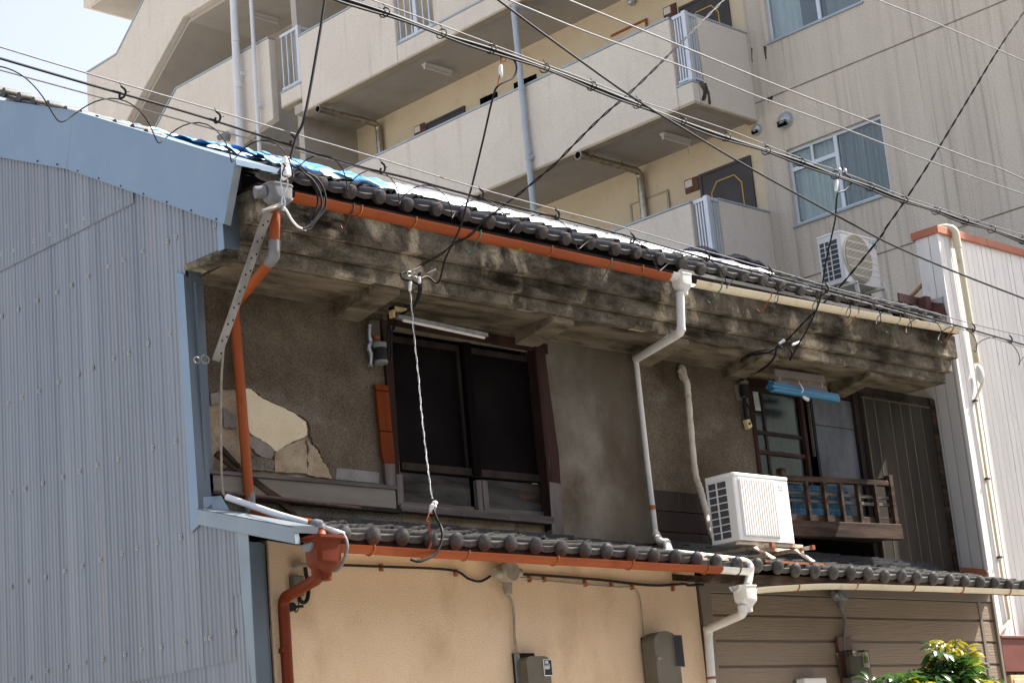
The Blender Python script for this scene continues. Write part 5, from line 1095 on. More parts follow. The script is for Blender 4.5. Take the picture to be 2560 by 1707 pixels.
# white insulated pipe across the corner with its thin feed pipe
wpts = [PY(YU-.20, 'b2', 450, 845), PY(10.75, 'b2', 780, 960), PY(10.45, 'b2', 1120, 1075), PY(10.2, 'b2', 1460, 1175), PY(9.98, 'b2', 1800, 1280), PY(9.90, 'b2', 1985, 1345)]
WP = thing('insulated_pipe', 'white foam covered pipe sloping over the grey verge box towards the brown hopper', 'pipe', wpts[-1])
obj('foam_cover', G().tube(crom(wpts, 6), .024, 12), 'pipe_white', WP)
obj('feed_pipe', G().tube(crom([PY(YU-.10, 4, 1530, 830), PY(YU-.10, 4, 1512, 1100), PY(YU-.10, 4, 1512, 1540), PY(YU-.10, 7, 1520, 230), PY(YU-.16, 7, 1545, 285)], 5), .009, 8), 'cable_tan', WP)
obj('grey_hose', G().tube(crom([wpts[-1]-Vector((.05, 0, 0)), PY(9.86, 'b3', 1340, 320), PY(9.83, 'b3', 1385, 430), PY(9.84, 'b3', 1375, 560), PY(9.95, 'b3', 1320, 720), PY(10.2, 'b3', 1230, 815), PY(10.4, 'b3', 1150, 780), PY(10.5, 'b3', 1095, 735)], 6), .012, 8), 'pvc_grey', WP)
# fluorescent batten over the wide window
a, b = PY(10.92, 5, 385, 632), PY(10.92, 5, 1002, 762)
LT = thing('strip_lamp', 'long thin grey lamp batten hanging under the eaves above the dark shutters', 'lamp', (a+b)/2)
obj('batten_body', G().bar(a, b, .05, .035), 'steel', LT, bevel=.004)
obj('tube', G().tube([a-Vector((-.05, .02, .030)), b-Vector((.05, .02, .030))], .013, 8), 'pvc_white', LT)
p = PY(10.9, 'b4', 450, 270); obj('end_hook', G().box(p.x-.02, p.x+.0, 10.88, 10.93, p.z-.04, p.z+.05).box(p.x-.02, p.x+.13, 10.88, 10.93, p.z+.02, p.z+.05), 'yellow_plastic', LT, smooth=False)
# old fuse board left of the shutters
q = [PY(YU-.03, 'b4', x, y) for x, y in ((195, 350), (300, 350), (320, 815), (215, 820))]
FB = thing('fuse_board', 'old grey fuse board with black cut out and cables beside the dark shutters', 'fuse board', q[2])
obj('back_plate', G().prism(q, (0, .03, 0)), 'meter_grey', FB, smooth=False)
c0, c1 = PY(YU-.09, 'b4', 305, 640), PY(YU-.09, 'b4', 318, 805)
obj('cut_out', G().tube([c0, c1], .05, 14), 'cable_black', FB); obj('collar', G().tube([c0+Vector((0, 0, .03)), c0-Vector((0, 0, .01))], .054, 14), 'cement_patch', FB); obj('collar', G().tube([c1+Vector((0, 0, .01)), c1-Vector((0, 0, .015))], .054, 14), 'cement_patch', FB)
obj('clip', G().tube([c0+Vector((-.02, .04, .09)), c0+Vector((.02, .04, .09))], .018, 10), 'rust', FB)
obj('foil_wrap', G().tube(crom([PY(YU-.05, 'b4', x, y) for x, y in ((195, 400), (190, 520), (205, 590), (185, 650), (210, 730), (200, 850))], 4), [.012+.01*random.random() for _ in range(21)], 6), 'vent_metal', FB)
# blue roller blind under the eaves, and the boards it hangs from
a, b = PY(10.80, 'a5', 565, 430), PY(10.80, 'a5', 1660, 625)
BB = thing('roller_blind', 'rolled bright blue slatted blind tied up under the eaves in front of the right window', 'blind', (a+b)/2)
n = 11; ax = (b-a).normalized(); uu = Vector((0, 0, 1)); uu = (uu-ax*uu.dot(ax)).normalized(); vv_ = ax.cross(uu)
for i in range(n):
    t = 2*math.pi*i/n; o_ = (uu*math.cos(t)*.045+vv_*math.sin(t)*.04); obj('slat', G().bar(a+o_*1.05+ax*random.uniform(-.03, .03), b+o_*.85+ax*random.uniform(-.03, .03), .024, .010, o_), 'blind_blue', BB, smooth=False)
obj('roll_core', G().tube([a+ax*.02, b-ax*.02], .036, 10), 'blind_blue', BB)
c = PY(10.76, 'a5', 1080, 500); obj('tie_cord', G().tube(crom([PY(10.78, 'a5', 1030, 370), PY(10.74, 'a5', 1065, 420), PY(10.73, 'a5', 1098, 485), PY(10.74, 'a5', 1070, 530)], 4), .006, 6).tube(crom([PY(10.78, 'a5', 1070, 540), PY(10.80, 'a5', 1110, 600), PY(10.82, 'a5', 1180, 650)], 4), [.006, .01, .014, .018, .02, .02, .022, .022, .015], 6).tube(crom([PY(10.78, 'a5', 1030, 545), PY(10.8, 'a5', 950, 530), PY(10.8, 'a5', 905, 545)], 4), .007, 6), 'cable_white', BB)
for k_, q in enumerate((((628, 140), (1440, 258), (1460, 375), (640, 265)), ((640, 308), (1470, 425), (1508, 525), (690, 425)))):
    obj('head_board', G().prism([PY(10.86, 'a5', *p) for p in q], (0, .012, 0)), 'board_taupe', BB, smooth=False)
for x, y in ((712, 275), (1028, 320), (1405, 370)): obj('cord', G().tube([PY(10.85, 'a5', x, y), PY(10.85, 'a5', x+4, y+75)], .003, 5), 'cable_white', BB)
# checked cloth behind the hand rail
q = [PY(10.93, 'a6', x, y) for x, y in ((1015, 225), (1640, 240), (1715, 580), (1050, 560))]
CL = thing('checked_cloth', 'blue checked cloth hung behind the brown wooden hand rail', 'cloth', q[3])
rows = [[q[0].lerp(q[1], i/40).lerp(q[3].lerp(q[2], i/40), j/14)+Vector((0, .015*math.sin(i*.7)+.01*math.sin(j*.6+i*.2), 0)) for i in range(41)] for j in range(15)]
obj('cloth', G().sheet(rows), 'cloth_blue', CL)
g = G()
for i in range(3, 40, 5): g.tube([rows[j][i]-Vector((0, .006, 0)) for j in range(15)], .0035, 4)
for j in range(2, 15, 3): g.tube([rows[j][i]-Vector((0, .006, 0)) for i in range(41)], .0035, 4)
obj('stripe', g, 'cloth_line', CL)
# yellow switch box by the right window
q = [PY(YU-.06, 'a5', x, y) for x, y in ((165, 975), (220, 950), (278, 1080), (215, 1125))]
SX = thing('switch_box', 'cream yellow switch box hanging from black cables left of the right window', 'switch', q[3])
obj('box', G().prism(q, (0, .05, 0)), 'yellow_plastic', SX, bevel=.006, smooth=False); obj('knob', G().tube([PY(YU-.07, 'a5', 222, 1035), PY(YU-.055, 'a5', 222, 1035)], .014, 8), 'ink', SX)
obj('lead', G().tube(crom([PY(YU-.05, 'a5', 195, 970), PY(YU-.05, 'a5', 240, 900), PY(YU-.05, 'a5', 225, 800), PY(YU-.05, 'a5', 160, 690), PY(YU-.05, 'a5', 140, 600), PY(YU-.05, 'a5', 120, 300)], 5), .011, 6).tube(crom([PY(YU-.04, 'a5', 180, 980), PY(YU-.04, 'a5', 160, 900), PY(YU-.04, 'a5', 140, 700), PY(YU-.04, 'a5', 150, 400)], 5), .02, 6), 'cable_black', SX)
c0, c1 = PY(YU-.07, 'a5', 125, 400), PY(YU-.07, 'a5', 145, 600); obj('cut_out', G().tube([c0, c1], .042, 12), 'cable_black', SX); obj('collar', G().tube([c0+Vector((0, 0, .03)), c0], .046, 12), 'meter_grey', SX); obj('collar', G().tube([c1+Vector((0, 0, .02)), c1], .03, 12), 'meter_grey', SX)
obj('back_board', G().prism([PY(YU-.02, 'a5', x, y) for x, y in ((0, 400), (95, 380), (130, 640), (40, 650))], (0, .03, 0)), 'board_taupe', SX, smooth=False)
# meters and cable heads on the lower walls
def meter(loc, w_, h_, d_, lab, glass_rect, mat='meter_grey', y=YL):
    t = thing('electric_meter', lab, 'meter', loc); x, z = loc[0], loc[2]; n = 12
    pts = [(x, z-h_), (x+w_, z-h_)]+[(x+w_/2+w_/2*math.cos(a), z-.05+.055*math.sin(a)) for a in [math.pi*i/n for i in range(n+1)]]
    return t
def px_box(t, name, k, x0, y0_, x1_, y1_, yp, dep, mat, par, bev=.004):
    a, b = PY(yp, k, x0, y0_), PY(yp, k, x1_, y1_); x_0, x_1 = sorted((a.x, b.x)); z_0, z_1 = sorted((a.z, b.z))
    return obj(name, G().box(x_0, x_1, yp, yp+dep, z_0, z_1), mat, par, bevel=bev, smooth=False)
p = PY(YL-.1, 8, 1370, 1700)
M1 = thing('electric_meter', 'small grey electric meter with glazed dial on the tan wall below the round cable head', 'meter', p)
px_box(0, 'back_board', 8, 1190, 1352, 1372, 1800, YL-.03, .03, 'wood_dark', M1)
a, b = PY(YL-.14, 8, 1272, 1372), PY(YL-.14, 8, 1470, 1800)
def dome_case(a, b, yb, par, rad, name='case'):
    w_ = b.x-a.x; n = 8; top = []
    for i in range(n+1): t = math.pi/2*i/n; top.append((a.x+rad-rad*math.cos(t), a.z-rad*.55+rad*.55*math.sin(t)))
    for i in range(n+1): t = math.pi/2*i/n; top.append((b.x-rad+rad*math.sin(t), a.z-rad*.55+rad*.55*math.cos(t)))
    poly = [(b.x, b.z)]+[(a.x, b.z)]+top
    return obj(name, G().prism([(x, a.y, z) for x, z in poly], (0, yb-a.y, 0)), 'meter_grey', par, bevel=.012, seg=3, ang=30)
dome_case(a, b, YL-.03, M1, .07)
gl_ = px_box(0, 'window', 8, 1390, 1392, 1460, 1508, YL-.150, .012, 'plate_white', M1, .006)
px_box(0, 'dial', 8, 1396, 1400, 1454, 1502, YL-.153, .004, 'meter_glass', gl_, .001)
for a_ in ((1400, 1405, 1425, 1425), (1400, 1432, 1430, 1436), (1400, 1440, 1432, 1462), (1428, 1425, 1436, 1455)): px_box(0, 'register', 8, *a_, YL-.155, .002, 'meter_dial', gl_, 0)
px_box(0, 'conduit', 8, 1222, 1350, 1234, 1800, YL-.045, .016, 'pvc_grey', M1, .004)
p = PY(YL-.1, 'a8', 400, 1800)
M2 = thing('electric_meter', 'large grey domed meter box with dark window on the tan wall beside the white downpipe', 'meter', p)
bb = px_box(0, 'back_board', 'a8', 38, 938, 175, 1900, YL-.03, .03, 'wood_dark', M2)
px_box(0, 'rust_strip', 'a8', 118, 1110, 136, 1330, YL-.033, .003, 'rust', bb, 0)
a, b = PY(YL-.17, 'a8', 178, 850), PY(YL-.17, 'a8', 618, 1900); dome_case(a, b, YL-.03, M2, .16)
gl_ = px_box(0, 'window_frame', 'a8', 445, 905, 625, 1345, YL-.178, .01, 'meter_grey', M2, .006)
px_box(0, 'window', 'a8', 458, 920, 612, 1332, YL-.181, .004, 'meter_glass', gl_, .001)
lk = PY(YL-.18, 'a8', 265, 1230); obj('lock', G().tube([lk, lk+Vector((0, .01, 0))], .018, 12).box(lk.x-.03, lk.x+.03, lk.y-.006, lk.y, lk.z-.006, lk.z+.006), 'steel', M2)
p = PY(YS-.1, 9, 1220, 1700)
M3 = thing('electric_meter', 'clear plastic cased meter on a dark brown board on the brown siding wall', 'meter', p)
px_box(0, 'back_board', 9, 1075, 1240, 1242, 1800, YS-.06, .035, 'plate_red', M3)
c3 = px_box(0, 'meter_body', 9, 1160, 1372, 1300, 1500, YS-.13, .06, 'meter_grey', M3)
px_box(0, 'label', 9, 1245, 1345, 1300, 1450, YS-.14, .01, 'paper', M3, 0); px_box(0, 'register', 9, 1255, 1375, 1290, 1420, YS-.143, .003, 'moss', c3, 0)
px_box(0, 'clear_cover', 9, 1148, 1330, 1318, 1515, YS-.19, .14, 'clear_plastic', M3, .008)
px_box(0, 'terminal_cover', 9, 1170, 1515, 1310, 1800, YS-.15, .10, 'meter_grey', M3, .006)
obj('conduit', G().tube(crom([PY(YS-.05, 9, x, y) for x, y in ((1080, 1005), (1108, 1055), (1124, 1120), (1122, 1220), (1116, 1290), (1140, 1450), (1158, 1700))], 5), .016, 8), 'pvc_grey', M3)
w_ = PY(YS-.1, 9, 940, 1600)
WBx = thing('white_box', 'small white box on the brown siding at the bottom picture edge', 'box', w_)
px_box(0, 'body', 9, 850, 1522, 1030, 1750, YS-.14, .12, 'pvc_white', WBx, .008); px_box(0, 'shade_plate', 9, 790, 1530, 848, 1750, YS-.05, .03, 'meter_grey', WBx, .004)
# cable heads
def cable_head(t, x, y, yp, r, lab, mat):
    c = PY(yp, t, x, y); o = thing('junction_box', lab, 'junction box', c, 'round cable heads under the lower gutter')
    obj('cap', G().tube([c+Vector((0, -.10, .01)), c+Vector((0, -.085, .01)), c+Vector((0, .02, 0))], [r*.9, r, r*.95], 18), mat, o)
    obj('neck', G().tube([c+Vector((0, -.03, -r*.5)), c+Vector((0, -.03, -r*1.9))], [r*.5, r*.36], 12), mat, o)
    obj('inlet', G().tube([c+Vector((-r*.5, -.03, 0)), c+Vector((-r*1.9, -.05, 0))], [r*.55, r*.42], 12), mat, o)
    obj('inlet', G().tube([c+Vector((r*.5, -.03, 0)), c+Vector((r*1.7, -.04, .01))], [r*.5, r*.40], 12), mat, o)
    return o, c
cable_head(8, 1120, 812, YL-.06, .085, 'round tan cable head on the stucco wall under the orange gutter', 'cable_tan')
cable_head(9, 1075, 955, YS-.08, .07, 'round grey cable head on the brown siding under the white gutter', 'pvc_grey')
solo('meter_lead', G().tube(crom([PY(YL-.035, 8, x, y) for x, y in ((1112, 895), (1135, 945), (1172, 1000), (1188, 1090), (1192, 1230), (1205, 1330), (1222, 1390), (1240, 1600))], 5), .011, 8), 'cable_tan', 'grey brown lead running down the stucco from the round cable head to the small meter', 'cable')
q = PY(YL-.06, 'b3', 720, 1100)
J = thing('junction_box', 'small grey box on the tan wall half hidden by the slanting brown downpipe', 'junction box', q)
px_box(0, 'box', 'b3', 640, 880, 800, 1160, YL-.06, .06, 'meter_grey', J, .005)
obj('lead', G().tube(crom([PY(YL-.05, 'b3', x, y) for x, y in ((800, 765), (815, 880), (840, 1000), (845, 1120), (825, 1225), (780, 1260), (735, 1235), (712, 1185))], 5), .015, 8), 'cable_black', J)
obj('wire', G().tube(crom([PY(YL-.05, 'b3', x, y) for x, y in ((700, 1230), (712, 1300), (690, 1380), (660, 1395), (670, 1350), (705, 1310))], 5), .004, 6), 'cable_black', J)
s_ = PY(YL-.04, 'b3', 605, 1325); obj('socket', G().tube([s_+Vector((0, .04, 0)), s_+Vector((0, -.02, 0))], .032, 12).tube([s_, s_+Vector((.09, -.02, .005))], .01, 8), 'cable_black', J)
obj('bracket', G().bar(PY(YL-.05, 'b3', 650, 755), PY(YL-.05, 'b3', 840, 725), .06, .02), 'board_grey', J, bevel=.003)
# cable clipped along the top of the stucco wall
cw_ = solo('wall_cable', G().tube(crom([PY(YL-.025, *p) for p in (('b3', 1090, 735), (8, 30, 752), (8, 290, 762), (8, 640, 775), (8, 800, 795), (8, 880, 845), (8, 960, 862), (8, 1030, 825))], 6), .010, 8), 'cable_black', 'black cable sagging along the stucco under the orange gutter, left of the cable head', 'cable')
solo('wall_cable', G().tube(crom([PY(YL-.025, *p) for p in ((8, 1170, 808), (8, 1500, 830), (8, 1800, 855), (8, 2060, 885), (8, 2200, 890), (8, 2352, 880), (9, 60, 890), (9, 160, 884))], 6), .011, 8), 'cable_black', 'black cable along the stucco right of the round cable head, up to the siding', 'cable')
solo('wall_conduit', G().tube(crom([PY(YL-.02, *p) for p in ((8, 1230, 835), (8, 1500, 868), (8, 1850, 900), (8, 2000, 905), (8, 2045, 960), (8, 2065, 1100), (8, 2075, 1240))], 6), .006, 6), 'cable_tan', 'thin tan painted wire that bends down to the large domed meter box', 'wire')
for t, x, y in ((8, 285, 775), (8, 795, 810), (8, 1300, 850), (8, 1400, 850), (8, 1680, 880), (8, 1860, 885), (8, 2000, 902), (8, 2280, 912)):
    c = PY(YL-.02, t, x, y); obj('clip', G().box(c.x-.012, c.x+.012, YL-.03, YL, c.z-.02, c.z+.035), 'rust', H, bevel=.003)

# ================================================================== overhead wires
def wpath(pts, y, k=8):
    """points measured in the photograph on the vertical plane of the wire; a trailing number gives another distance"""
    return crom([PY(p[3] if len(p) > 3 else y, *p[:3]) for p in pts], k)
def extend(P, a=8., b=10.):
    d0 = (P[0]-P[min(8, len(P)-1)]).normalized(); d1 = (P[-1]-P[-min(9, len(P))]).normalized()
    return [P[0]+d0*a]+P+[P[-1]+d1*b]
def wire(name, P, r, mat, label, group=None, kids=None, n=7):
    t = thing(name, label, 'cable', P[len(P)//2], group); obj('strand', G().tube(P, r, n), mat, t); return t
GRP = 'overhead wires crossing in front of the buildings'
YA, YB = 9.35, 9.05
# lower run: steel messenger, black cable, thin cable with a loosely wound hanger
LM = [(1, 0, 322), (1, 590, 500), (1, 1400, 735), (1, 2060, 930), (2, 0, 1005), (2, 350, 1110), (2, 900, 1275), (2, 1500, 1440), (2, 1930, 1552), (6, 250, 205), (6, 620, 310), (6, 1100, 450), (6, 1600, 570), (6, 2010, 685), (6, 2352, 765)]
LB = [(1, 0, 400), (1, 600, 575), (1, 1400, 805), (1, 2352, 1110), (2, 450, 1215), (2, 870, 1330), (2, 1740, 1552), (6, 300, 268), (6, 730, 378), (6, 1200, 500), (6, 1880, 690), (6, 2352, 825)]
LC = [(1, 0, 480), (1, 750, 685), (1, 1480, 890), (1, 2250, 1090), (2, 200, 1168), (2, 600, 1285), (2, 1300, 1462), (2, 1750, 1570), (6, 300, 285), (6, 730, 395), (6, 1200, 520), (6, 1880, 705), (6, 2352, 842)]
pm, pb_, pc = extend(wpath(LM, YA)), extend(wpath(LB, YA)), extend(wpath(LC, YA))
t1 = wire('messenger_wire', pm, .0052, 'cable_grey', 'thin steel wire, uppermost of the lower bundle running just above the old roof tiles', GRP)
t2 = wire('power_cable', pb_, .0085, 'cable_black', 'thick black cable of the lower bundle passing over the gable and roof tiles', GRP)
t3 = wire('wound_cable', pc, .0052, 'cable_grey', 'thin wire of the lower bundle with a loose coil winding round it above the tiles', GRP)
def along(P, step, s0=0.):
    L = [0]
    for a, b in zip(P, P[1:]): L.append(L[-1]+(b-a).length)
    s = s0; out = []; i = 0
    while s < L[-1]:
        while L[i+1] < s: i += 1
        out.append(P[i].lerp(P[i+1], (s-L[i])/(L[i+1]-L[i]))); s += step
    return out
rc = random.Random(8); Q = along(pc, .036, 3.0); ph = 0; co = []
for i, p in enumerate(Q):
    ph += .36*(1+.35*math.sin(i*.037)); r = .10*(1+.3*noise.noise((i*.03, 1, 4)))
    co.append(p+Vector((0, r*math.cos(ph), -r*.9+r*math.sin(ph))))
obj('hanger_coil', G().tube(co, .0042, 6), 'cable_black', t3)
hk = G(); A_ = [(-.02, 0, .075), (.03, 0, .06), (.045, 0, .02), (.03, 0, -.03), (.0, .01, -.05), (-.015, 0, -.03), (-.01, 0, 0)]; hk.tube(crom(A_, 4), .012, 8)
hk.tube(crom([(-.05, 0, .10), (-.04, 0, .095), (-.02, 0, .075)], 4), .004, 5); hk.tube(crom([(.045, 0, .03), (.07, 0, .055), (.085, 0, .06)], 4), .004, 5)
for v in hk.v: v *= .62
HK = mesh('hook', hk, 'cable_black')
for t, x, y in ((1, 830, 640), (1, 1480, 810), (1, 1995, 968), (2, 285, 1155), (2, 960, 1335), (2, 1480, 1475), (5, 1995, 105), (6, 185, 228), (6, 615, 338), (6, 1000, 446), (6, 2005, 715), (6, 2260, 795)):
    inst('hook', HK, t2, PY(YA-.02, t, x, y), (0, .25, 0))
# upper bundle
UB = [(2, -60, -30), (2, 300, 85), (2, 700, 235), (2, 1040, 340), (2, 1400, 467), (2, 1725, 590), (2, 2035, 715), (2, 2330, 830), (3, 310, 940), (3, 590, 1030), (3, 830, 1110), (3, 1060, 1200), (3, 1300, 1280), (3, 1530, 1370), (3, 1750, 1440), (3, 1945, 1510), (6, 2130, 38), (6, 2352, 118)]
UM = [(2, 100, -40), (2, 190, -10), (2, 660, 162), (2, 1040, 305), (2, 1350, 422), (2, 1720, 560), (2, 2050, 690), (2, 2320, 778), (3, 330, 890), (3, 600, 995), (3, 870, 1100), (3, 1060, 1160), (3, 1130, 1185), (3, 1300, 1250), (3, 1530, 1340), (3, 1950, 1480), (3, 2180, 1555), (6, 2352, 75)]
pu = extend(wpath(UB, YB)); pq = extend(wpath(UM, YB))
u1 = thing('cable_bundle', 'thick bundle of black cables held in rings, crossing in front of the apartment balconies', 'cable', pu[60], GRP)
obj('strand', G().tube(pu, .0145, 8), 'cable_black', u1)
obj('strand', G().tube([p+Vector((0, -.008, -.024-.010*math.sin(i*.33))) for i, p in enumerate(pu)], .0085, 7), 'cable_black', u1)
obj('strand', G().tube([p+Vector((0, .010, .017+.006*math.sin(i*.21))) for i, p in enumerate(pu)], .0078, 7), 'cable_black', u1)
wire('messenger_wire', pq, .0045, 'cable_grey', 'thin steel wire carrying the ringed cable bundle across the apartment balconies', GRP)
RG = mesh('ring', G().tube([(0, .040*math.cos(a), .038*math.sin(a)-.004) for a in [i*.5 for i in range(14)]], .005, 6).tube([(-.03, 0, .055), (-.01, 0, .05), (0, 0, .035)], .003, 5).tube([(.035, 0, .05), (.01, 0, .048), (0, 0, .035)], .003, 5), 'cable_black')
for t, x, y in ((2, 305, 85), (2, 695, 230), (2, 1035, 335), (2, 1400, 465), (2, 1722, 588), (2, 2035, 710), (2, 2335, 832), (3, 315, 935), (3, 590, 1028), (3, 825, 1108), (3, 1062, 1195), (3, 1298, 1278), (3, 1530, 1365), (3, 1750, 1440), (3, 1945, 1508), (6, 2130, 35), (6, 2345, 112)):
    inst('ring', RG, u1, PY(YB, t, x, y), (0, .2, .35))
# single wires
wire('power_cable', extend(wpath([(2, 1040, -30), (2, 1080, 0), (2, 1450, 275), (2, 1960, 640), (3, 0, 865), (3, 480, 1150), (3, 1220, 1555), (6, 1500, 165), (6, 1900, 335), (6, 2340, 505)], 8.7)), .0088, 'cable_black', 'single thick black cable crossing behind the ringed bundle down to the white building', GRP)
wire('twisted_wire', extend(wpath([(2, 1100, -25), (2, 1150, 0), (2, 1700, 225), (2, 2352, 460), (3, 550, 668), (3, 1100, 872), (3, 1700, 1100), (3, 2352, 1330)], 8.5)), .0062, 'cable_grey', 'pale twisted wire above the ringed bundle, lower of the two crossing the lower window', GRP)
wire('power_wire', extend(wpath([(2, 1500, -25), (2, 1560, 0), (2, 2352, 325), (3, 740, 615), (3, 1380, 862), (3, 1770, 1002), (3, 2000, 1090), (3, 2180, 1150), (3, 2352, 1228)], 8.4)), .0068, 'cable_grey', 'smooth pale wire above the twisted wire, over the top corner of the lower window', GRP)
wire('power_wire', extend(wpath([(3, 1300, -22), (3, 1350, 0), (3, 1800, 180), (3, 2352, 420)], 8.3)), .0055, 'cable_grey', 'pale wire crossing only the top right corner of the apartment wall', GRP)
P = wpath([(1, 2228, -60), (1, 2222, 0), (1, 2170, 330), (1, 2085, 790), (1, 2030, 930), (1, 1985, 1085)], 9.3, 6)
wire('drop_cable', [P[0]+(P[0]-P[3])*10]+P, .0105, 'cable_black', 'thick black drop cable from the top edge down to the roof by the blue tarpaulin', GRP)
# drop from the bundle to the wall near the wide window
D2 = wpath([(2, 1125, 365, YB), (2, 1180, 400, YB), (2, 1207, 460, YB), (2, 1185, 530, YB), (2, 1085, 585, YB), (2, 1045, 670, 9.1), (2, 980, 950, 9.3), (2, 905, 1260, 9.5), (2, 865, 1400, 9.7), (2, 820, 1559, 9.9), (5, 720, 240, 10.2), (5, 672, 400, 10.38), (5, 600, 360, 10.42), (5, 548, 375, 10.40)], 9, 8)
t = wire('drop_cable', D2, .0078, 'cable_black', 'black drop cable from the ringed bundle with a white insulator, down to the cornice bracket', GRP)
a, b = PY(YB, 2, 1098, 455), PY(YB, 2, 1100, 520); obj('insulator', G().tube([a+Vector((0, 0, .01)), a, b, b-Vector((0, 0, .01))], [.008, .016, .016, .008], 12), 'ceramic', t)
obj('link', G().tube(crom([PY(YB, 2, 1105, 370), PY(YB, 2, 1100, 410), PY(YB, 2, 1104, 450)], 4), .006, 6).tube([PY(YB, 2, 1092, 510), PY(YB, 2, 1078, 590)], .005, 6).tube([PY(YB, 2, 1118+16*math.cos(i*.6), 405+22*math.sin(i*.6)) for i in range(12)], .004, 5), 'rust', t)
D3p = [(3, 330, -40, 9.0), (3, 300, 0, 9.0), (3, 0, 300, 9.0), (2, 2020, 600, 9.1), (2, 1780, 810, 9.2), (2, 1560, 1030, 9.35), (2, 1450, 1140, 9.45), (2, 1220, 1330, 9.7), (2, 1000, 1500, 9.95), (5, 880, 85, 10.15), (5, 780, 135, 10.25), (5, 700, 200, 10.32), (5, 560, 280, 10.4), (5, 510, 312, 10.42)]
P = wpath(D3p, 9, 10)
def twisted(name, P, r, off, mat, label):
    t = thing(name, label, 'cable', P[len(P)//2], GRP)
    for s in (0, math.pi):
        obj('strand', G().tube([p+Vector((off*math.cos(i*.42+s)*.6, 0, off*math.sin(i*.42+s))) for i, p in enumerate(along(P, .022))], r, 5), mat, t)
    return t
t = twisted('twisted_cable', [P[0]+(P[0]-P[5])*2]+P, .0052, .0075, 'cable_black', 'black twisted pair from the upper railed balcony corner down to the cornice bracket')
D4p = [(3, 2390, -40, 9.0), (3, 2352, 80, 9.0), (3, 2170, 350, 9.1), (3, 1770, 1010, 9.4), (3, 1540, 1370, 9.6), (3, 1410, 1555, 9.7), (6, 1370, 90, 9.8), (6, 1100, 420, 10.05), (6, 930, 590, 10.2), (6, 830, 690, 10.3), (6, 740, 785, 10.4), (6, 690, 815, 10.45)]
P = wpath(D4p, 9, 10); twisted('twisted_cable', [P[0]+(P[0]-P[5])*2]+P, .0058, .0075, 'cable_black', 'black twisted pair from the top right corner across the fan unit to the eaves')
D5 = wpath([(3, 1120, 1185, YB), (3, 1165, 1215, YB), (3, 1175, 1245, YB), (3, 1130, 1300, YB), (3, 1078, 1330, YB), (3, 1065, 1450, 9.1), (6, 1055, 0, 9.25), (6, 1000, 250, 9.5), (6, 960, 500, 9.8), (6, 930, 590, 9.95), (6, 870, 720, 10.15), (6, 800, 840, 10.4), (6, 752, 932, 10.55)], 9, 8)
t = wire('drop_cable', D5, .0078, 'cable_black', 'black drop cable with small insulator, crossing the lower window down to the eaves', GRP)
a, b = PY(YB, 3, 1072, 1240), PY(YB, 3, 1068, 1300); obj('insulator', G().tube([a+Vector((0, 0, .01)), a, b, b-Vector((0, 0, .01))], [.008, .015, .015, .008], 12), 'ceramic', t)
for i, x in enumerate((1090, 1128)): c = PY(YB, 3, x, 1165+i*6); obj('clamp', G().ball(c, .02, .018, .022, 10, 7).tube([c+Vector((0, 0, .01)), c+Vector((0, 0, .035))], .006, 8), 'vent_metal', t)
# bracket and cable bunch on the cornice near the wide window
c = PY(10.40, 5, 510, 345)
CB = thing('wall_bracket', 'galvanised bracket with rings holding black cables on the cornice above the dark shutters', 'bracket', c)
for x, y in ((475, 340), (512, 348)): obj('ring', G().tube([PY(10.40, 5, x+15*math.cos(i*.6), y+17*math.sin(i*.6)) for i in range(12)], .004, 6), 'vent_metal', CB)
obj('arm', G().bar(PY(10.44, 5, 480, 330), PY(10.36, 5, 545, 385), .016, .008), 'vent_metal', CB)
for q in (((495, 318), (553, 292)), ((595, 340), (655, 312))): obj('grip', G().tube([PY(10.38, 5, *q[0]), PY(10.36, 5, *q[1])], [.006, .009], 8), 'steel', CB)
obj('clamp', G().tube([PY(10.37, 5, 540, 360), PY(10.37, 5, 545, 405)], .012, 10), 'ceramic', CB)
obj('insulator', G().tube([PY(10.40, 5, 482, 395), PY(10.40, 5, 478, 455)], .013, 10), 'ceramic', CB)
for j, q in enumerate((((548, 330, 10.40), (548, 420, 10.40), (540, 490, 10.44), (510, 550, 10.6), (450, 600, 10.85), (380, 625, 11.0), (340, 660, 11.04), (325, 760, 11.05), (330, 850, 11.05), (310, 920, 11.05)),
      ((538, 340, 10.40), (540, 420, 10.41), (530, 500, 10.46), (495, 570, 10.65), (440, 610, 10.9), (385, 645, 11.0), (352, 760, 11.02), (350, 900, 11.03), (320, 965, 11.05)),
      ((545, 340, 10.39), (555, 450, 10.42), (520, 545, 10.6), (470, 590, 10.8), (400, 640, 10.98), (368, 720, 11.0)),
      ((415, 340, 10.42), (430, 375, 10.42), (500, 395, 10.42), (545, 420, 10.41)), ((415, 340, 10.42), (440, 330, 10.42), (475, 335, 10.41)), ((500, 560, 10.7), (455, 560, 10.9), (435, 590, 11.0), (440, 560, 11.02)))):
    obj('lead', G().tube(crom([PY(v, 5, x, y) for x, y, v in q], 6), .0085, 7), 'cable_black', CB)
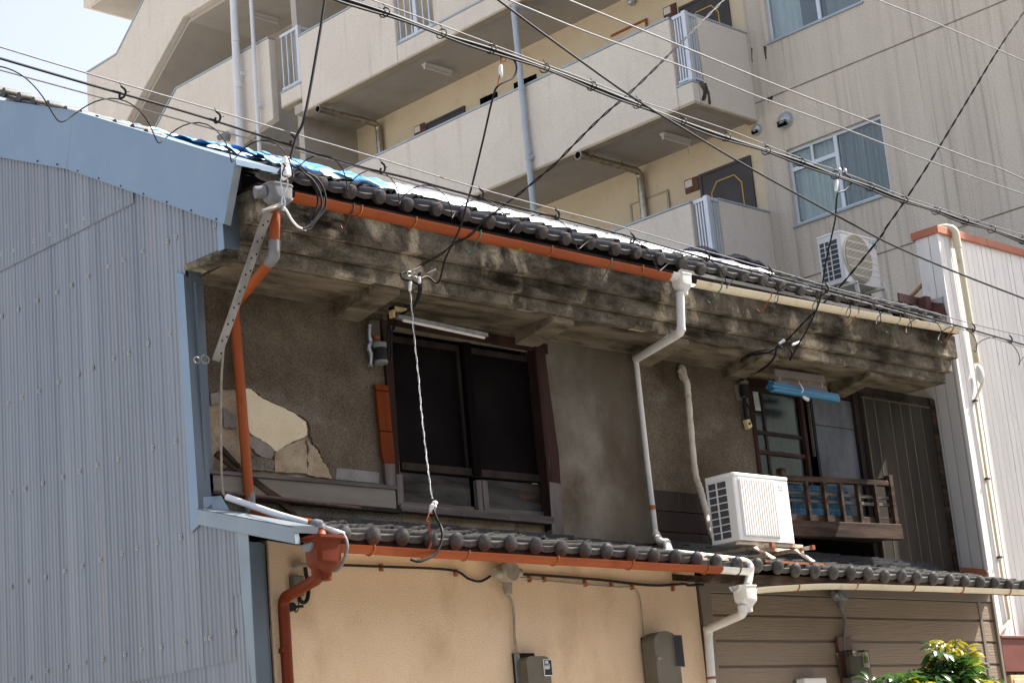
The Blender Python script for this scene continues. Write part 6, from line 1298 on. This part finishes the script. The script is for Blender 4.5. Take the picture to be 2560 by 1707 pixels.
# white wire hanging in front of the shutters
hw = [(5, 480, 455, 10.42), (5, 490, 560, 10.40), (5, 500, 690, 10.38), (5, 516, 850, 10.36), (5, 528, 960, 10.34), (5, 542, 1100, 10.30), (5, 552, 1230, 10.26), (5, 562, 1330, 10.22), (5, 575, 1450, 10.18), (5, 588, 1559, 10.15), (8, 600, 80, 10.1), (8, 612, 170, 10.06), (8, 632, 300, 10.02)]
P = wpath(hw, 10, 10)
HWt = thing('hanging_wire', 'white twisted wire hanging in front of the dark shutters with insulator beads at its end', 'wire', P[-1])
for s in (0, math.pi): obj('strand', G().tube([p+Vector((.006*math.cos(i*.6+s), 0, .003*math.sin(i*.9)))for i, p in enumerate(P)], .003, 6), 'cable_white' if s else 'cable_grey', HWt)
for x, y, r in ((648, 328, .022), (636, 350, .026), (627, 372, .020)): obj('bead', G().ball(PY(10.0, 8, x, y), r*1.1, r, r*.8, 10, 7), 'ceramic', HWt)
obj('plate', G().bar(PY(10.0, 8, 655, 322), PY(10.0, 8, 618, 385), .03, .01), 'ceramic', HWt)
obj('tie', G().tube(crom([PY(9.98, 8, x, y) for x, y in ((645, 330), (650, 370), (635, 400), (612, 395), (600, 425), (590, 450), (612, 452), (612, 425))], 4), .005, 6), 'rust', HWt)
obj('strap', G().loft([[PY(9.93, 8, x-9, y), PY(9.93, 8, x+9, y), PY(9.945, 8, x+9, y), PY(9.945, 8, x-9, y)] for x, y in ((605, 462), (612, 500), (622, 560), (620, 610), (600, 665), (565, 705), (520, 720))]), 'pvc_brown', HWt, ang=60)
obj('lead', G().tube(crom([PY(v, 8, x, y) for x, y, v in ((640, 375, 9.98), (660, 430, 9.95), (690, 490, 9.9), (700, 550, 9.87), (680, 630, 9.86), (640, 685, 9.86), (580, 715, 9.86), (530, 728, 9.87), (480, 712, 9.9))], 6), .010, 7), 'cable_black', HWt)
# white two part insulator with wire loops at the roof corner
c0, c1 = PY(10.02, 'b1', 790, 95), PY(10.02, 'b1', 785, 365)
INS = thing('line_insulator', 'tall white double insulator with wires at the left end of the roof tiles', 'insulator', c1)
ax = (c1-c0)
obj('back_strip', G().bar(c0, c1, .030, .045, (0, 1, 0)), 'ceramic', INS, bevel=.006)
for x, y in ((800, 128), (805, 275)): c = PY(10.0, 'b1', x, y); obj('knob', G().box(c.x-.028, c.x+.028, c.y-.035, c.y+.01, c.z-.032, c.z+.032), 'ceramic', INS, bevel=.012, seg=3)
obj('twist_wire', G().tube(crom([PY(10.03, 'b1', x, y) for x, y in ((740, 355), (750, 460), (775, 560), (795, 640), (795, 715))], 5), .005, 6).tube(crom([PY(10.03, 'b1', x, y) for x, y in ((832, 360), (825, 450), (785, 540), (755, 620), (758, 680))], 5), .005, 6), 'vent_metal', INS)
obj('tie_wire', G().tube(crom([PY(9.98, 'b1', x, y) for x, y in ((770, 150), (800, 200), (770, 250), (765, 300), (790, 320), (860, 310), (980, 270), (1060, 285))], 5), .005, 6).tube(crom([PY(9.98, 'b1', x, y) for x, y in ((800, 180), (785, 225), (830, 285), (900, 270), (1000, 262))], 5), .006, 6), 'cable_black', INS)
obj('lead', G().tube(crom([PY(10.05, 'b1', x, y) for x, y in ((775, 715), (820, 770), (870, 860), (905, 910), (960, 970), (1020, 1000), (1075, 1020))], 5), .009, 6), 'cable_white', INS)
for j, q in enumerate((((1060, 290), (1150, 360), (1230, 480), (1275, 620), (1270, 740), (1210, 850), (1120, 960), (1040, 1005)), ((1080, 270), (1190, 330), (1280, 440), (1325, 580), (1330, 700), (1290, 790), (1200, 900), (1120, 1010), (1080, 1020)), ((1090, 320), (1170, 420), (1220, 560), (1225, 680), (1180, 800), (1110, 930), (1060, 1010)))):
    obj('loop_lead', G().tube(crom([PY(10.03+.015*j, 'b1', x, y) for x, y in q], 6), .0085, 7), 'cable_black', INS)
for j, q in enumerate((((960, 175), (1000, 230), (1060, 280), (1150, 330)), ((980, 180), (1080, 250), (1180, 290), (1280, 300), (1340, 350)), ((950, 180), (930, 200), (860, 160)), ((990, 200), (1100, 270), (1230, 340)))):
    obj('lead', G().tube(crom([PY(10.35+.05*j, 'b1', x, y) for x, y in q], 5), .012, 6), 'cable_black', INS)
# cable bunch at the right eaves
c = PY(10.42, 6, 690, 812)
CB2 = thing('wall_bracket', 'bunch of black cables with white clamps fixed under the right part of the cornice', 'bracket', c)
obj('grip', G().tube([PY(10.42, 6, 675, 820), PY(10.40, 6, 712, 795)], [.014, .018], 8), 'vent_metal', CB2)
obj('clamp', G().tube([PY(10.38, 6, 770, 825), PY(10.38, 6, 822, 805)], .013, 8), 'ceramic', CB2)
for q in (((690, 812, 10.42), (640, 850, 10.45), (540, 870, 10.5), (450, 900, 10.7), (410, 960, 10.95), (400, 1020, 11.05), (425, 1060, 11.06)), ((720, 830, 10.42), (660, 850, 10.44), (600, 880, 10.5), (480, 900, 10.7), (430, 950, 10.95), (425, 1030, 11.05)),
          ((660, 850, 10.45), (640, 920, 10.6), (570, 990, 10.8), (480, 1030, 11.0), (430, 1040, 11.05)), ((690, 845, 10.42), (730, 840, 10.42), (760, 870, 10.44), (762, 900, 10.5), (750, 930, 10.56))):
    obj('lead', G().tube(crom([PY(v, 6, x, y) for x, y, v in q], 6), .009, 7), 'cable_black', CB2)

# ================================================================== shrub in front of the siding wall
rp = random.Random(21); YP = 9.35
def leaf_mesh(name, mat, n, L, droop, seed):
    g = G(); r = random.Random(seed)
    for i in range(n):
        a = 2*math.pi*i/n+r.uniform(-.15, .15); l = L*r.uniform(.8, 1.1); w_ = l*.19; d = droop*r.uniform(.7, 1.3); rows = []
        for t, k_ in ((0, .15), (.22, .45), (.5, .9), (.75, 1.0), (.92, .55), (1, .06)):
            s = .22*L+l*t; zc = .06*L*math.sin(t*2.5)-d*l*t*t
            rows.append([Vector((s*math.cos(a)-q*w_*k_*math.sin(a), s*math.sin(a)+q*w_*k_*math.cos(a), zc+abs(q)*w_*k_*.30)) for q in (-1, 0, 1)])
        g.sheet(rows); g.tube([(0, 0, -.01), (.22*L*math.cos(a), .22*L*math.sin(a), 0)], .0022, 4)
    g.tube([(0, 0, 0), (0, 0, -.5*L), (.02, .01, -.9*L)], .003, 5)
    return mesh(name, g, mat, ang=70)
LG = [leaf_mesh('leaf', 'leaf_green', 8, .135, .35, 1), leaf_mesh('leaf', 'leaf_green', 7, .115, .55, 2), leaf_mesh('leaf', 'leaf_green', 8, .10, .25, 3)]
LY = [leaf_mesh('leaf', 'leaf_yellow', 7, .095, .5, 4), leaf_mesh('leaf', 'leaf_yellow', 8, .11, .7, 5)]
def bush(px_pts, lab, yb):
    top = [(PY(yb, 'a7', x, y), s, yel) for x, y, s, yel in px_pts]
    base = Vector((top[0][0].x, yb, 0)); B = thing('shrub', lab, 'shrub', base, 'leafy shrubs in front of the siding')
    g = G()
    for c, s, yel in top:
        g.tube(crom([base+Vector((0, 0, 0)), base.lerp(c, .5)+Vector((0, .03, .1)), c-Vector((0, 0, .12))], 5), [.014-.011*i/10 for i in range(11)], 7)
    obj('stem', g, 'bark', B)
    for c, s, yel in top:
        for i in range(int(s)):
            th_ = rp.uniform(0, 6.28); rr = rp.random()**.5*.16; dz = -rp.random()*.30
            p = c+Vector((rr*math.cos(th_)*(1-dz), rr*math.sin(th_), dz+.03))
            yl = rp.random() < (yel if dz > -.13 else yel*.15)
            me = rp.choice(LY if yl else LG); k_ = rp.uniform(.9, 1.3)
            inst('leaf', me, B, p, (rp.uniform(-.5, .5)+.35*math.sin(th_)*0-.3, rp.uniform(-.5, .5)+.9*(rr/.16)*math.cos(th_)*.6, rp.uniform(0, 6.28)), (k_, k_, k_))
    return B
bush([(1250, 330, 16, .95), (1000, 420, 9, .35), (1420, 440, 12, .95), (1200, 600, 20, .12), (1450, 720, 14, .3), (980, 720, 20, .1), (1300, 860, 22, .1), (760, 860, 16, .3), (1500, 880, 12, .4), (1080, 930, 14, .05)], 'leafy shrub with sunlit yellow new growth on top in front of the brown siding', YP)
bush([(320, 810, 8, .0), (180, 860, 6, 0.), (560, 835, 9, .3), (650, 900, 10, .4)], 'low dark green shrub tips left of the yellow topped shrub', YP-.1)
bush([(1600, 840, 5, .9), (1780, 850, 5, .8), (1700, 930, 8, .4)], 'small yellow leaved shrub tips right of the yellow topped shrub', YP+.05)
